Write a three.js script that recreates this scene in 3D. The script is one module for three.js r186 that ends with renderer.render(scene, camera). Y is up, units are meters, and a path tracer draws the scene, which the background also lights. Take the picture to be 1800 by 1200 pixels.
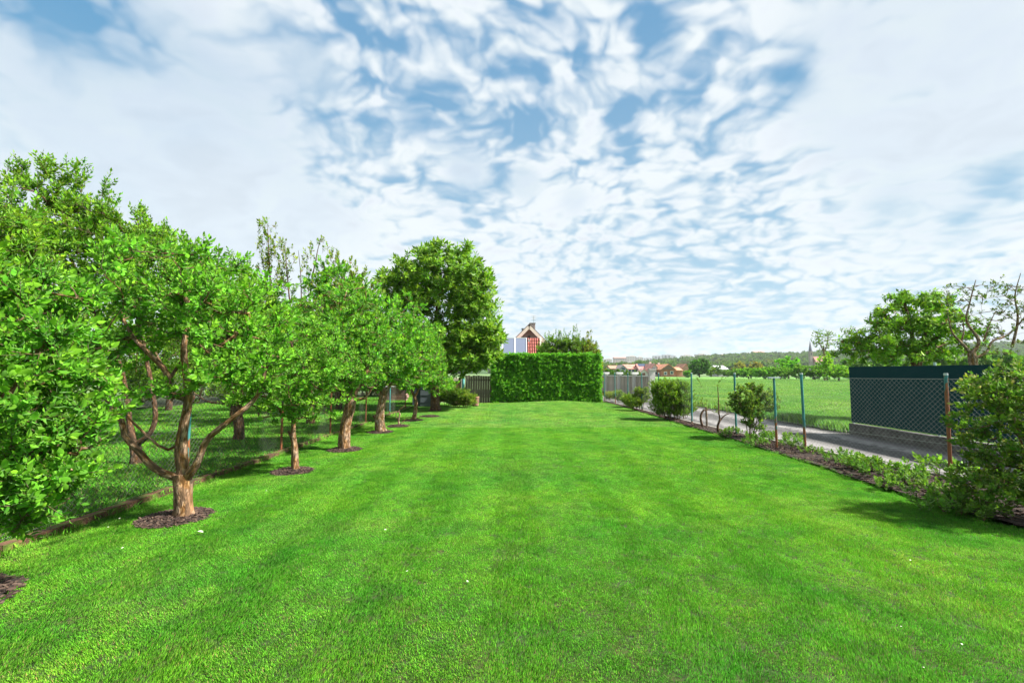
import * as THREE from 'three';
import { mergeGeometries } from 'three/addons/utils/BufferGeometryUtils.js';

// ------------------------------------------------------------------ camera, sky, sun, exposure
const scene = new THREE.Scene();
const EYE = 1.55, FOCAL = 800, HORIZON = 654;                  // in pixels of the 1800 x 1200 photograph
const PITCH = Math.atan((HORIZON - 600) / FOCAL);
const camera = new THREE.PerspectiveCamera(2 * Math.atan(600 / FOCAL) * 180 / Math.PI, 1.5, 0.05, 9000);
camera.position.set(0, EYE, 0);
camera.rotation.set(PITCH, 0, 0);
const renderer = new THREE.WebGLRenderer({ antialias: true });
renderer.toneMapping = THREE.LinearToneMapping;
const EXPOSURE = 2.8;
renderer.toneMappingExposure = EXPOSURE;
renderer.shadowMap.enabled = true;
const sunDir = new THREE.Vector3(0.68, 0.72, 0.10).normalize();   // towards the sun: from the right, high
const sun = new THREE.DirectionalLight(new THREE.Color(1, 0.95, 0.86), 5);
sun.position.copy(sunDir).multiplyScalar(60);
sun.castShadow = true; sun.shadow.radius = 5;
Object.assign(sun.shadow.camera, { left: -40, right: 40, top: 40, bottom: -40, near: 1, far: 160 });
scene.add(sun);

// ------------------------------------------------------------------ numbers, noise
function rng(seed) { let a = seed >>> 0; return () => { a = (a + 0x6D2B79F5) | 0; let t = Math.imul(a ^ (a >>> 15), 1 | a); t = (t + Math.imul(t ^ (t >>> 7), 61 | t)) ^ t; return ((t ^ (t >>> 14)) >>> 0) / 4294967296; }; }
const { clamp, lerp, smoothstep } = THREE.MathUtils;
const V = (x, y, z) => new THREE.Vector3(x, y, z);
function hash2(x, y) { let h = Math.imul(x, 374761393) + Math.imul(y, 668265263) | 0; h = Math.imul(h ^ (h >>> 13), 1274126177); return ((h ^ (h >>> 16)) >>> 0) / 4294967296; }
function noise2(x, y, px = 0, py = 0) {                        // value noise, 0..1, optional period
  const ix = Math.floor(x), iy = Math.floor(y), fx = x - ix, fy = y - iy;
  const s = fx * fx * fx * (fx * (fx * 6 - 15) + 10), t = fy * fy * fy * (fy * (fy * 6 - 15) + 10);
  const w = (a, p) => p ? ((a % p) + p) % p : a;
  const x0 = w(ix, px), x1 = w(ix + 1, px), y0 = w(iy, py), y1 = w(iy + 1, py);
  const a = hash2(x0, y0), b = hash2(x1, y0), c = hash2(x0, y1), d = hash2(x1, y1);
  return a + (b - a) * s + (c - a) * t + (a - b - c + d) * s * t;
}
function fbm(x, y, oct = 4, p = 0) { let v = 0, a = 0.5, n = 0; for (let i = 0; i < oct; i++) { v += a * noise2(x + 17.3 * i, y + 9.1 * i, p, p); n += a; a *= 0.5; x *= 2; y *= 2; p *= 2; } return v / n; }
function pdir(px, py) {                                        // direction of a photograph pixel, one metre deep
  const x = (px - 900) / FOCAL, y = -(py - 600) / FOCAL, c = Math.cos(PITCH), s = Math.sin(PITCH);
  const dy = y * c + s, dz = y * s - c;
  return V(x / -dz, dy / -dz, -1);
}
const at = (px, py, depth) => pdir(px, py).multiplyScalar(depth).add(V(0, EYE, 0));
const onGround = (px, py, y = 0) => { const d = pdir(px, py); return d.multiplyScalar((y - EYE) / d.y).add(V(0, EYE, 0)); };

// ------------------------------------------------------------------ the sky: blue air and broken high cloud, computed
function makeSky() {
  const W = 3072, H = 1536, data = new Float32Array(W * H * 4);
  const holes = [], veils = [];                                // directions where the cloud sheet opens or thickens
  const put = (list, px, py, r, k) => { const d = pdir(px, py).normalize(); list.push([d.x, d.y, d.z, 1 - Math.cos(r * Math.PI / 180), k]); };
  for (const [x, y, r, k] of [[1165, 20, 2.6, .30], [1140, 60, 2, .25], [1215, 150, 2.2, .32], [1030, 92, 1.5, .35], [900, 30, 4, .2], [1262, 75, 1.4, .3], [1375, 150, 2.2, .28], [1400, 120, 1.6, .25], [1110, 200, 1.6, .22], [1110, 250, 2.2, .22], [650, 110, 8, .14], [780, 190, 6, .2], [600, 20, 5, .2], [940, 250, 4, .16], [920, 210, 4, .18],
    [60, 30, 8, .26], [250, 20, 5, .14], [160, 60, 5, .12], [450, 130, 6, .16], [560, 230, 6, .12], [330, 190, 4, .1], [200, 330, 6, .08], [1305, 462, 1.6, .3], [1760, 320, 2, .3], [850, 350, 4, .2], [1150, 556, 2, .2], [1560, 370, 2, .2], [1690, 420, 2, .16], [1360, 520, 3, .1], [640, 300, 4, .1], [720, 330, 3.5, .14]]) put(holes, x, y, r, k);
  for (const [x, y, r, k] of [[260, 110, 8, .12], [370, 250, 12, .12], [100, 230, 12, .12], [1600, 100, 15, .3], [1700, 250, 12, .26], [820, 297, 2.4, .4], [925, 322, 1.8, .42], [730, 210, 2.2, .3], [1010, 350, 2, .3], [545, 125, 2.6, .26], [280, 400, 11, .16], [500, 410, 9, .14], [1500, 60, 8, .16]]) put(veils, x, y, r, k);
  const puff = (u, v) => {                                       // rounded cloudlets: high in the middle of a cell, low in the gaps
    const iu = Math.floor(u), iv = Math.floor(v); let m = 9, m2 = 9;
    for (let a = -1; a <= 1; a++) for (let b = -1; b <= 1; b++) { const x = iu + a + 0.15 + 0.7 * hash2(iu + a, iv + b) - u, y = iv + b + 0.15 + 0.7 * hash2(iu + a + 57, iv + b + 131) - v, d = x * x + y * y; if (d < m) { m2 = m; m = d; } else if (d < m2) m2 = d; }
    return 1 - Math.sqrt(m) * 0.9;
  };
  for (let j = 0; j < H; j++) {
    const el = ((j + 0.5) / H - 0.5) * Math.PI, y = Math.sin(el), c = Math.cos(el);
    for (let i = 0; i < W; i++) {
      const az = ((i + 0.5) / W - 0.5) * 2 * Math.PI, x = Math.cos(az) * c, z = Math.sin(az) * c, o = (j * W + i) * 4;
      const up = Math.max(y, 0), air = Math.pow(1 - up, 2.3);   // paler towards the horizon
      let r = lerp(0.03, 0.60, air), g = lerp(0.26, 0.87, air), b = lerp(0.55, 1.0, air);
      if (y > -0.01) {
        const k = 1 / (up + 0.17), u = x * k, v = z * k;
        const wx = fbm(u * 1.6 + 5, v * 1.6, 3) - 0.5, wy = fbm(u * 1.6, v * 1.6 + 8, 3) - 0.5;
        const fx = fbm(u * 7 + 31, v * 7, 4) - 0.5, fy = fbm(u * 7, v * 7 + 47, 4) - 0.5, uu = u + wx * 0.28 + fx * 0.13, vv = v + wy * 0.28 + fy * 0.13;
        const big = fbm(u * 0.75 + 2.2, v * 0.75 + 7.7, 3);
        const cell = puff(uu * 8.2 + 3 + wy * 1.2, vv * 8.2 + wx * 1.2) * 0.44 + puff(uu * 18 + wx * 4, vv * 18 + 9 - wy * 4) * 0.26 + fbm(uu * 11, vv * 11, 5) * 0.56 - 0.12;
        const streak = fbm((uu * 0.86 + vv * 0.5) * 1.3, (vv * 0.86 - uu * 0.5) * 5.2, 4);
        let h = 0, q = 0;
        for (const [hx, hy, hz, rr, kk] of holes) { const d = (1 - (x * hx + y * hy + z * hz)) / rr; if (d < 4) h += kk * Math.exp(-d * 1.1); }
        for (const [hx, hy, hz, rr, kk] of veils) { const d = (1 - (x * hx + y * hy + z * hz)) / rr; if (d < 4) q += kk * Math.exp(-d * 1.1); }
        h *= 0.25 + 1.45 * fbm(uu * 5 + 70, vv * 5, 4);
        const soft = 0.6 * smoothstep(q + (big - 0.5) * 0.5, 0.02, 0.30);                       // smooth veil in place of cloudlets
        const dens = lerp(cell, streak * 0.55 + 0.28 + cell * 0.12, soft) * 0.8 + big * 0.34 - h * 0.72 + q * 0.35;
        const lump = smoothstep(dens, 0.36, 0.72) * 0.84 + 0.10, thin = 0.62 * smoothstep(streak * 0.6 + fbm(uu * 2.4 + 9, vv * 2.4, 4) * 0.5 + cell * 0.3, 0.45, 0.85) + q * 0.14;
        const a = clamp(lerp(lump, Math.max(thin, lump * 0.7) - h * 1.2, soft), 0.02, 0.96);
        const core = smoothstep(dens, 0.62, 0.95), tex = (fbm(uu * 10, vv * 10, 3) - 0.5);
        const grey = 1.01 - core * 0.10 * smoothstep(streak, 0.40, 0.62) + tex * 0.05;
        r = lerp(r, grey * 0.93, a); g = lerp(g, grey * 0.985, a); b = lerp(b, Math.min(1.02, grey * 1.045), a);
        const low = 1 - smoothstep(up, 0.02, 0.15);              // low cumulus bank with grey bases along the horizon
        if (low > 0) {
          const n = fbm(az * 10, el * 50, 5), m = fbm(az * 10 + 0.2, el * 50 - 0.9, 5);
          const aa = smoothstep(n, 0.44, 0.62) * low, sh = clamp((n - m) * 2.2 + 0.5, 0, 1), w = lerp(0.68, 0.95, sh);
          r = lerp(r, w * 0.94, aa * 0.7); g = lerp(g, w * 0.985, aa * 0.7); b = lerp(b, w * 1.03, aa * 0.7);
        }
      } else { r = 0.10; g = 0.16; b = 0.06; }
      data[o] = r / EXPOSURE; data[o + 1] = g / EXPOSURE; data[o + 2] = b / EXPOSURE; data[o + 3] = 1;
    }
  }
  const t = new THREE.DataTexture(data, W, H, THREE.RGBAFormat, THREE.FloatType);
  t.mapping = THREE.EquirectangularReflectionMapping; t.magFilter = THREE.LinearFilter; t.needsUpdate = true;
  return t;
}
scene.background = makeSky();
scene.environment = scene.background;

// ------------------------------------------------------------------ names, labels, mesh building
const taken = new Map();
function numbered(name) { const n = taken.get(name) ?? 0; taken.set(name, n + 1); return n ? `${name}_${String(n).padStart(3, '0')}` : name; }
function tag(o, label, category, group, kind) { if (label) o.userData.label = label; if (category) o.userData.category = category; if (group) o.userData.group = group; if (kind) o.userData.kind = kind; return o; }
function thing(name, label, category, pos = [0, 0, 0], group) {
  const o = new THREE.Group(); o.name = numbered(name); scene.add(o);
  o.position.set(...(pos.isVector3 ? pos.toArray() : pos));
  return tag(o, label, category, group);
}
function meshOf(name, geo, mat, parent = scene, kind) {
  const m = new THREE.Mesh(geo, mat); m.name = parent === scene ? numbered(name) : name; m.castShadow = m.receiveShadow = true;
  if (kind) m.userData.kind = kind;
  parent.add(m); return m;
}
class MB {                                                     // collects triangles of one part
  constructor(org = V(0, 0, 0)) { this.p = []; this.n = []; this.u = []; this.c = []; this.i = []; this.o = org; this.col = null; }
  vert(x, y, z, nx, ny, nz, u, v) { this.p.push(x - this.o.x, y - this.o.y, z - this.o.z); this.n.push(nx, ny, nz); this.u.push(u, v); if (this.col) this.c.push(...this.col); return this.p.length / 3 - 1; }
  quad(a, b, c, d, su = 1, sv = 1) {                            // a b c d counter-clockwise, uv in metres
    const n = b.clone().sub(a).cross(d.clone().sub(a)).normalize(), w = a.distanceTo(b) * su, h = a.distanceTo(d) * sv, k = this.p.length / 3;
    [[a, 0, 0], [b, w, 0], [c, w, h], [d, 0, h]].forEach(([q, u, v]) => this.vert(q.x, q.y, q.z, n.x, n.y, n.z, u, v));
    this.i.push(k, k + 1, k + 2, k, k + 2, k + 3); return this;
  }
  tri(a, b, c) { const n = b.clone().sub(a).cross(c.clone().sub(a)).normalize(), k = this.p.length / 3; [[a, 0, 0], [b, a.distanceTo(b), 0], [c, 0, a.distanceTo(c)]].forEach(([q, u, v]) => this.vert(q.x, q.y, q.z, n.x, n.y, n.z, u, v)); this.i.push(k, k + 1, k + 2); return this; }
  hexa(lo, hi) {                                               // lo, hi: four corners each, counter-clockwise seen from above
    this.quad(lo[3], lo[2], lo[1], lo[0]); this.quad(hi[0], hi[1], hi[2], hi[3]);
    for (let k = 0; k < 4; k++) { const j = (k + 1) % 4; this.quad(lo[k], lo[j], hi[j], hi[k]); }
    return this;
  }
  box(cx, cy, cz, w, h, d, turn = 0) {                          // cy is the middle
    const c = Math.cos(turn), s = Math.sin(turn), q = (x, y, z) => V(cx + x * c + z * s, cy + y, cz - x * s + z * c), a = w / 2, b = h / 2, e = d / 2;
    return this.hexa([q(-a, -b, e), q(a, -b, e), q(a, -b, -e), q(-a, -b, -e)], [q(-a, b, e), q(a, b, e), q(a, b, -e), q(-a, b, -e)]);
  }
  beam(a, b, w, h) {                                            // a square bar from a to b
    const d = b.clone().sub(a).normalize(), s = Math.abs(d.y) > 0.95 ? V(1, 0, 0) : V(0, 1, 0).cross(d).normalize(), t = d.clone().cross(s).normalize();
    const q = (p, x, y) => p.clone().addScaledVector(s, x * w / 2).addScaledVector(t, y * h / 2), A = [q(a, -1, -1), q(a, 1, -1), q(a, 1, 1), q(a, -1, 1)], B = [q(b, -1, -1), q(b, 1, -1), q(b, 1, 1), q(b, -1, 1)];
    return this.hexa(A, B);
  }
  tube(pts, rad, sides = 8, cap = true, wob = 0, seed = 1) {
    const n = pts.length, rr = typeof rad === 'number' ? pts.map(() => rad) : rad;
    let ref = null, len = 0, first = this.p.length / 3;
    for (let k = 0; k < n; k++) {
      const t = (k === 0 ? pts[1].clone().sub(pts[0]) : k === n - 1 ? pts[k].clone().sub(pts[k - 1]) : pts[k + 1].clone().sub(pts[k - 1])).normalize();
      if (!ref) ref = Math.abs(t.y) > 0.9 ? V(1, 0, 0) : V(0, 1, 0);
      const s = ref.clone().addScaledVector(t, -ref.dot(t)).normalize(), b = t.clone().cross(s); ref = s;
      if (k) len += pts[k].distanceTo(pts[k - 1]);
      for (let j = 0; j <= sides; j++) {
        const a = j / sides * Math.PI * 2, ca = Math.cos(a), sa = Math.sin(a);
        const w = wob ? 1 + wob * (noise2(ca * 1.6 + seed, len * 7 + sa * 1.6, 0, 0) - 0.5) * 2 : 1, r = rr[k] * w;
        const nx = s.x * ca + b.x * sa, ny = s.y * ca + b.y * sa, nz = s.z * ca + b.z * sa;
        this.vert(pts[k].x + nx * r, pts[k].y + ny * r, pts[k].z + nz * r, nx, ny, nz, j / sides * Math.max(0.15, rr[0] * 6.28), len);
      }
    }
    for (let k = 0; k < n - 1; k++) for (let j = 0; j < sides; j++) { const a = first + k * (sides + 1) + j, b = a + sides + 1; this.i.push(a, a + 1, b + 1, a, b + 1, b); }
    if (cap) for (const [k, f] of [[0, -1], [n - 1, 1]]) {
      const t = (f < 0 ? pts[0].clone().sub(pts[1]) : pts[n - 1].clone().sub(pts[n - 2])).normalize(), c = this.vert(pts[k].x, pts[k].y, pts[k].z, t.x, t.y, t.z, 0, 0), at0 = this.p.length / 3;
      for (let j = 0; j <= sides; j++) { const q = first + k * (sides + 1) + j; this.vert(this.p[q * 3] + this.o.x, this.p[q * 3 + 1] + this.o.y, this.p[q * 3 + 2] + this.o.z, t.x, t.y, t.z, 0, 0); }
      for (let j = 0; j < sides; j++) f > 0 ? this.i.push(c, at0 + j, at0 + j + 1) : this.i.push(c, at0 + j + 1, at0 + j);
    }
    return this;
  }
  geo() {
    const g = new THREE.BufferGeometry();
    g.setAttribute('position', new THREE.Float32BufferAttribute(this.p, 3)); g.setAttribute('normal', new THREE.Float32BufferAttribute(this.n, 3)); g.setAttribute('uv', new THREE.Float32BufferAttribute(this.u, 2));
    if (this.c.length) g.setAttribute('color', new THREE.Float32BufferAttribute(this.c, 3));
    g.setIndex(this.i); return g;
  }
  build(name, mat, parent = scene, kind) { return meshOf(name, this.geo(), mat, parent, kind); }
}
const smooth = (pts, n) => new THREE.CatmullRomCurve3(pts, false, 'centripetal').getPoints(n);
// ------------------------------------------------------------------ materials
function dataTex(w, h, fn, srgb, rep = [1, 1]) {
  const d = new Uint8Array(w * h * 4);
  for (let j = 0; j < h; j++) for (let i = 0; i < w; i++) { const c = fn(i / w, j / h), o = (j * w + i) * 4; d[o] = clamp(c[0], 0, 1) * 255; d[o + 1] = clamp(c[1], 0, 1) * 255; d[o + 2] = clamp(c[2], 0, 1) * 255; d[o + 3] = 255; }
  const t = new THREE.DataTexture(d, w, h); t.wrapS = t.wrapT = THREE.RepeatWrapping; t.magFilter = THREE.LinearFilter; t.minFilter = THREE.LinearMipmapLinearFilter; t.generateMipmaps = true;
  if (srgb) t.colorSpace = THREE.SRGBColorSpace; t.repeat.set(...rep); t.needsUpdate = true; return t;
}
const g3 = (v) => [v, v, v];
const std = (color, roughness = 0.8, extra = {}) => new THREE.MeshStandardMaterial({ color: color.isColor ? color : new THREE.Color().setRGB(...color), roughness, ...extra });
const barkH = dataTex(256, 512, (u, v) => { const n = fbm(u * 10, v * 8, 5, 0) , f = Math.abs(fbm(u * 16 + n * 2.2, v * 6, 4) - 0.5) * 2.6; return g3(clamp(f * 0.7 + n * 0.4, 0, 1)); }, false, [3, 1.4]);
const barkC = dataTex(256, 512, (u, v) => {
  const f = Math.abs(fbm(u * 16 + fbm(u * 10, v * 8, 5) * 2.2, v * 6, 4) - 0.5) * 2.4, p = fbm(u * 5 + 3, v * 5, 4), l = smoothstep(fbm(u * 9 + 40, v * 11, 4), 0.52, 0.66), o = smoothstep(fbm(u * 4 + 90, v * 5 + 4, 4), 0.52, 0.7);
  const k = 0.42 + 0.42 * f + 0.3 * (p - 0.5); return [k * 1.0 + l * 0.24, k * 0.86 + l * 0.26 - o * 0.05, k * 0.72 + l * 0.28 - o * 0.16];
}, true, [3, 1.4]);
const barkMat = (rgb) => std(rgb, 0.92, { map: barkC, bumpMap: barkH, bumpScale: 0.012 });
const BARK = { apple: barkMat([0.58, 0.46, 0.36]), pale: barkMat([0.74, 0.66, 0.58]), dark: barkMat([0.30, 0.22, 0.17]), grey: barkMat([0.5, 0.45, 0.4]) };
const leafMat = (tr = 0.4, coat = 0.16, rough = 1) => new THREE.MeshPhysicalMaterial({ color: 0xffffff, vertexColors: true, roughness: rough, transmission: tr, thickness: 0, side: THREE.DoubleSide, clearcoat: coat, clearcoatRoughness: 0.32, specularIntensity: 0.25 });
const LEAF = leafMat(0.46, 0.16), GRASS = new THREE.MeshPhysicalMaterial({ color: 0xffffff, vertexColors: true, roughness: 1, transmission: 0.35, thickness: 0, side: THREE.DoubleSide, specularIntensity: 0.12 });
const woodC = dataTex(256, 512, (u, v) => { const g = fbm(u * 26, v * 2.2, 4), p = fbm(u * 4 + 9, v * 3, 3), k = 0.72 + (g - 0.5) * 0.5 + (p - 0.5) * 0.35; return [k, k * 0.96, k * 0.92]; }, true, [2.2, 0.7]);
const woodH = dataTex(256, 256, (u, v) => g3(fbm(u * 30, v * 2, 4)), false, [2.2, 0.7]);
const grit = dataTex(512, 512, (u, v) => { const n = fbm(u * 16, v * 16, 5, 16), f = hash2(Math.floor(u * 512), Math.floor(v * 512)); return g3(0.72 + (n - 0.5) * 0.45 + (f - 0.5) * 0.25); }, true, [0.8, 0.8]);
const gritH = dataTex(512, 512, (u, v) => g3(fbm(u * 64, v * 64, 4, 64)), false, [0.8, 0.8]);
const concrete = std([0.36, 0.34, 0.31], 0.9, { map: grit, bumpMap: gritH, bumpScale: 0.006 });
const darkConcrete = std([0.15, 0.14, 0.13], 0.95, { map: grit, bumpMap: gritH, bumpScale: 0.01 });
const mossTex = dataTex(512, 512, (u, v) => { const n = fbm(u * 12, v * 12, 5, 12), m = smoothstep(fbm(u * 6 + 4, v * 6, 4), 0.42, 0.66); return [lerp(0.34, 0.30, m) * (0.5 + n), lerp(0.24, 0.36, m) * (0.5 + n), lerp(0.17, 0.12, m) * (0.5 + n)]; }, true, [1, 1]);
const mossConcrete = std([0.9, 0.9, 0.9], 1, { map: mossTex, bumpMap: gritH, bumpScale: 0.012 });
const soilTex = dataTex(512, 512, (u, v) => { const n = fbm(u * 20, v * 20, 5, 20), f = hash2(Math.floor(u * 256), Math.floor(v * 256)); const k = 0.55 + n * 0.7 + (f - 0.5) * 0.3; return [0.30 * k, 0.22 * k, 0.16 * k]; }, true, [1.4, 1.4]);
const soilMat = std([0.36, 0.34, 0.32], 1, { map: soilTex, bumpMap: gritH, bumpScale: 0.02 });
const wireMat = std([0.17, 0.20, 0.18], 0.6), darkWire = std([0.07, 0.075, 0.065], 0.8);
function postMat(rustTo, seed, topRust = 0) {                  // teal paint worn off to rust on the lower share of a post
  const t = dataTex(64, 256, (u, v) => {
    const n = fbm(u * 6 + seed, v * 18, 4), r = smoothstep(rustTo + (n - 0.5) * 0.5 - v, -0.05, 0.06), q = topRust * smoothstep(v + (n - 0.5) * 0.3, 1 - topRust, 1 - topRust + 0.03);
    const k = Math.max(r, q), s = 0.75 + n * 0.5; return [lerp(0.20, 0.50, k) * s, lerp(0.50, 0.30, k) * s, lerp(0.50, 0.17, k) * s];
  }, true, [1, 1]);
  return std([0.85, 0.85, 0.85], 0.6, { map: t });
}
const plasterTex = dataTex(256, 256, (u, v) => g3(0.86 + (fbm(u * 8, v * 8, 4, 8) - 0.5) * 0.25), true, [0.15, 0.15]);
const plaster = (rgb) => std(rgb, 0.9, { map: plasterTex });
const tileTex = dataTex(256, 256, (u, v) => { const r = Math.floor(v * 16), c = Math.floor(u * 16), k = 0.75 + hash2(c, r) * 0.35 + (fbm(u * 6, v * 6, 3, 6) - 0.5) * 0.3; return g3(k); }, true, [0.25, 0.25]);
const roofing = (rgb) => std(rgb, 0.85, { map: tileTex });
// ------------------------------------------------------------------ leaves, shoots, trees
const M4 = THREE.Matrix4;
function leafGeo(w = 0.5, fold = 0.25, curl = 0.25, near = true) {   // a leaf one unit long along +y
  const ts = near ? [0, 0.28, 0.62, 1] : [0, 0.42, 1], ws = near ? [0, 0.92, 0.86, 0] : [0, 1, 0], p = [], c = [], idx = [];
  const put = (x, y, z) => { p.push(x, y, z); return p.length / 3 - 1; };
  const mid = ts.map((t) => put(0, t, -curl * t * t)), side = (s) => ts.map((t, k) => ws[k] ? put(s * w / 2 * ws[k], t + 0.03, -curl * t * t + fold * w / 2 * ws[k]) : mid[k]);
  const L = side(-1), R = side(1);
  for (let k = 0; k + 1 < ts.length; k++) for (const [A, f] of [[R, 1], [L, -1]]) for (const t of [[mid[k], A[k], A[k + 1]], [mid[k], A[k + 1], mid[k + 1]]]) if (new Set(t).size === 3) idx.push(...(f > 0 ? t : [t[0], t[2], t[1]]));
  const g = new THREE.BufferGeometry(); g.setAttribute('position', new THREE.Float32BufferAttribute(p, 3)); g.setIndex(idx); g.computeVertexNormals();
  g.setAttribute('uv', new THREE.Float32BufferAttribute(new Float32Array(p.length / 3 * 2), 2));
  return g;
}
const paint = (g, rgb) => { const n = g.attributes.position.count, a = new Float32Array(n * 3); for (let k = 0; k < n; k++) a.set(rgb, k * 3); g.setAttribute('color', new THREE.BufferAttribute(a, 3)); return g; };
function jitterGreen(R, base, tip = 0) { const v = 0.6 + R() * 0.8, y = (R() - 0.4) * 0.7 + tip; return [base[0] * v * (1 + y * 0.9), base[1] * v * (1 + y * 0.22), base[2] * v * (1 - y * 0.15)]; }
// a shoot: leaves round a short stem along +y. Returns { geo, leaves: [matrix, colour] , leaf }
function sprig(seed, { n = 10, stem = 0.12, len = 0.065, w = 0.55, open = 65, near = true, base = [0.07, 0.19, 0.02], stemCol = [0.16, 0.13, 0.05], droop = 0, curl = 0.22, special = null }) {
  const R = rng(seed), parts = [], leaves = [], leaf = leafGeo(w, 0.3, curl, near);
  for (let k = 0; k < n; k++) {
    const f = (k + 0.5) / n, ang = k * 2.39996 + R() * 0.8, tilt = (open * (1.15 - 0.55 * f) + (R() - 0.5) * 40 + droop) * Math.PI / 180, s = len * (0.45 + R() * 0.8) * (f > 0.85 ? 0.75 : 1);
    const m = new M4().makeTranslation(0, stem * (0.1 + 0.9 * f), 0).multiply(new M4().makeRotationY(ang)).multiply(new M4().makeRotationX(tilt)).multiply(new M4().makeRotationY((R() - 0.5) * 1.2)).multiply(new M4().makeScale(s, s, s));
    let col = jitterGreen(R, base, f > 0.7 ? 0.25 : 0);
    if (special && R() < special[0]) col = special[1];
    leaves.push([m, col]); parts.push(paint(leaf.clone().applyMatrix4(m), col));
  }
  const st = new MB(); st.col = stemCol; st.tube([V(0, -0.02, 0), V(0, stem * 0.5, 0), V(0, stem, 0)], [stem * 0.02, stem * 0.017, stem * 0.008], 3, false); parts.push(st.geo());
  return { geo: mergeGeometries(parts), leaves, leaf };
}
const near2 = (seed, o) => [sprig(seed, o), sprig(seed + 77, o)];
const SPRIG = {
  apple: near2(11, { n: 12, stem: 0.19, len: 0.068, w: 0.55, base: [0.115, 0.35, 0.016], special: [0.03, [0.2, 0.33, 0.1]] }),
  appleFar: near2(12, { n: 12, stem: 0.2, len: 0.078, w: 0.58, near: false, base: [0.122, 0.345, 0.016], special: [0.03, [0.2, 0.33, 0.1]] }),
  orchard: near2(13, { n: 12, stem: 0.2, len: 0.085, w: 0.5, near: false, base: [0.125, 0.320, 0.013] }),
  shoot: near2(14, { n: 10, stem: 0.2, len: 0.085, w: 0.6, near: false, base: [0.152, 0.268, 0.023], special: [0.12, [0.2, 0.16, 0.06]] }),
  chestnut: near2(15, { n: 9, stem: 0.12, len: 0.15, w: 0.42, near: false, open: 85, droop: 15, base: [0.15, 0.36, 0.018], special: [0.1, [0.2, 0.13, 0.05]] }),
  hedge: near2(16, { n: 11, stem: 0.11, len: 0.078, w: 0.62, near: false, open: 78, base: [0.105, 0.37, 0.016], special: [0.03, [0.16, 0.13, 0.05]] }),
  cherry: near2(17, { n: 9, stem: 0.2, len: 0.15, w: 0.42, near: false, open: 95, droop: 35, base: [0.115, 0.30, 0.016], special: [0.07, [0.2, 0.13, 0.03]] }),
  bush: near2(18, { n: 11, stem: 0.12, len: 0.05, w: 0.62, base: [0.097, 0.218, 0.013], special: [0.1, [0.22, 0.26, 0.07]] }),
  shrub: near2(19, { n: 12, stem: 0.2, len: 0.07, w: 0.36, near: false, open: 45, base: [0.152, 0.307, 0.015], special: [0.12, [0.24, 0.3, 0.06]] }),
  currant: near2(20, { n: 8, stem: 0.12, len: 0.055, w: 0.8, near: false, base: [0.110, 0.242, 0.020] }),
  ground: near2(21, { n: 18, stem: 0.11, len: 0.052, w: 0.55, open: 75, base: [0.097, 0.268, 0.014], special: [0.1, [0.14, 0.28, 0.03]] }),
  conifer: near2(22, { n: 16, stem: 0.3, len: 0.12, w: 0.2, near: false, open: 50, base: [0.072, 0.153, 0.015] }),
  far: near2(23, { n: 10, stem: 0.7, len: 0.6, w: 0.7, near: false, base: [0.089, 0.193, 0.015] }),
};
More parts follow.
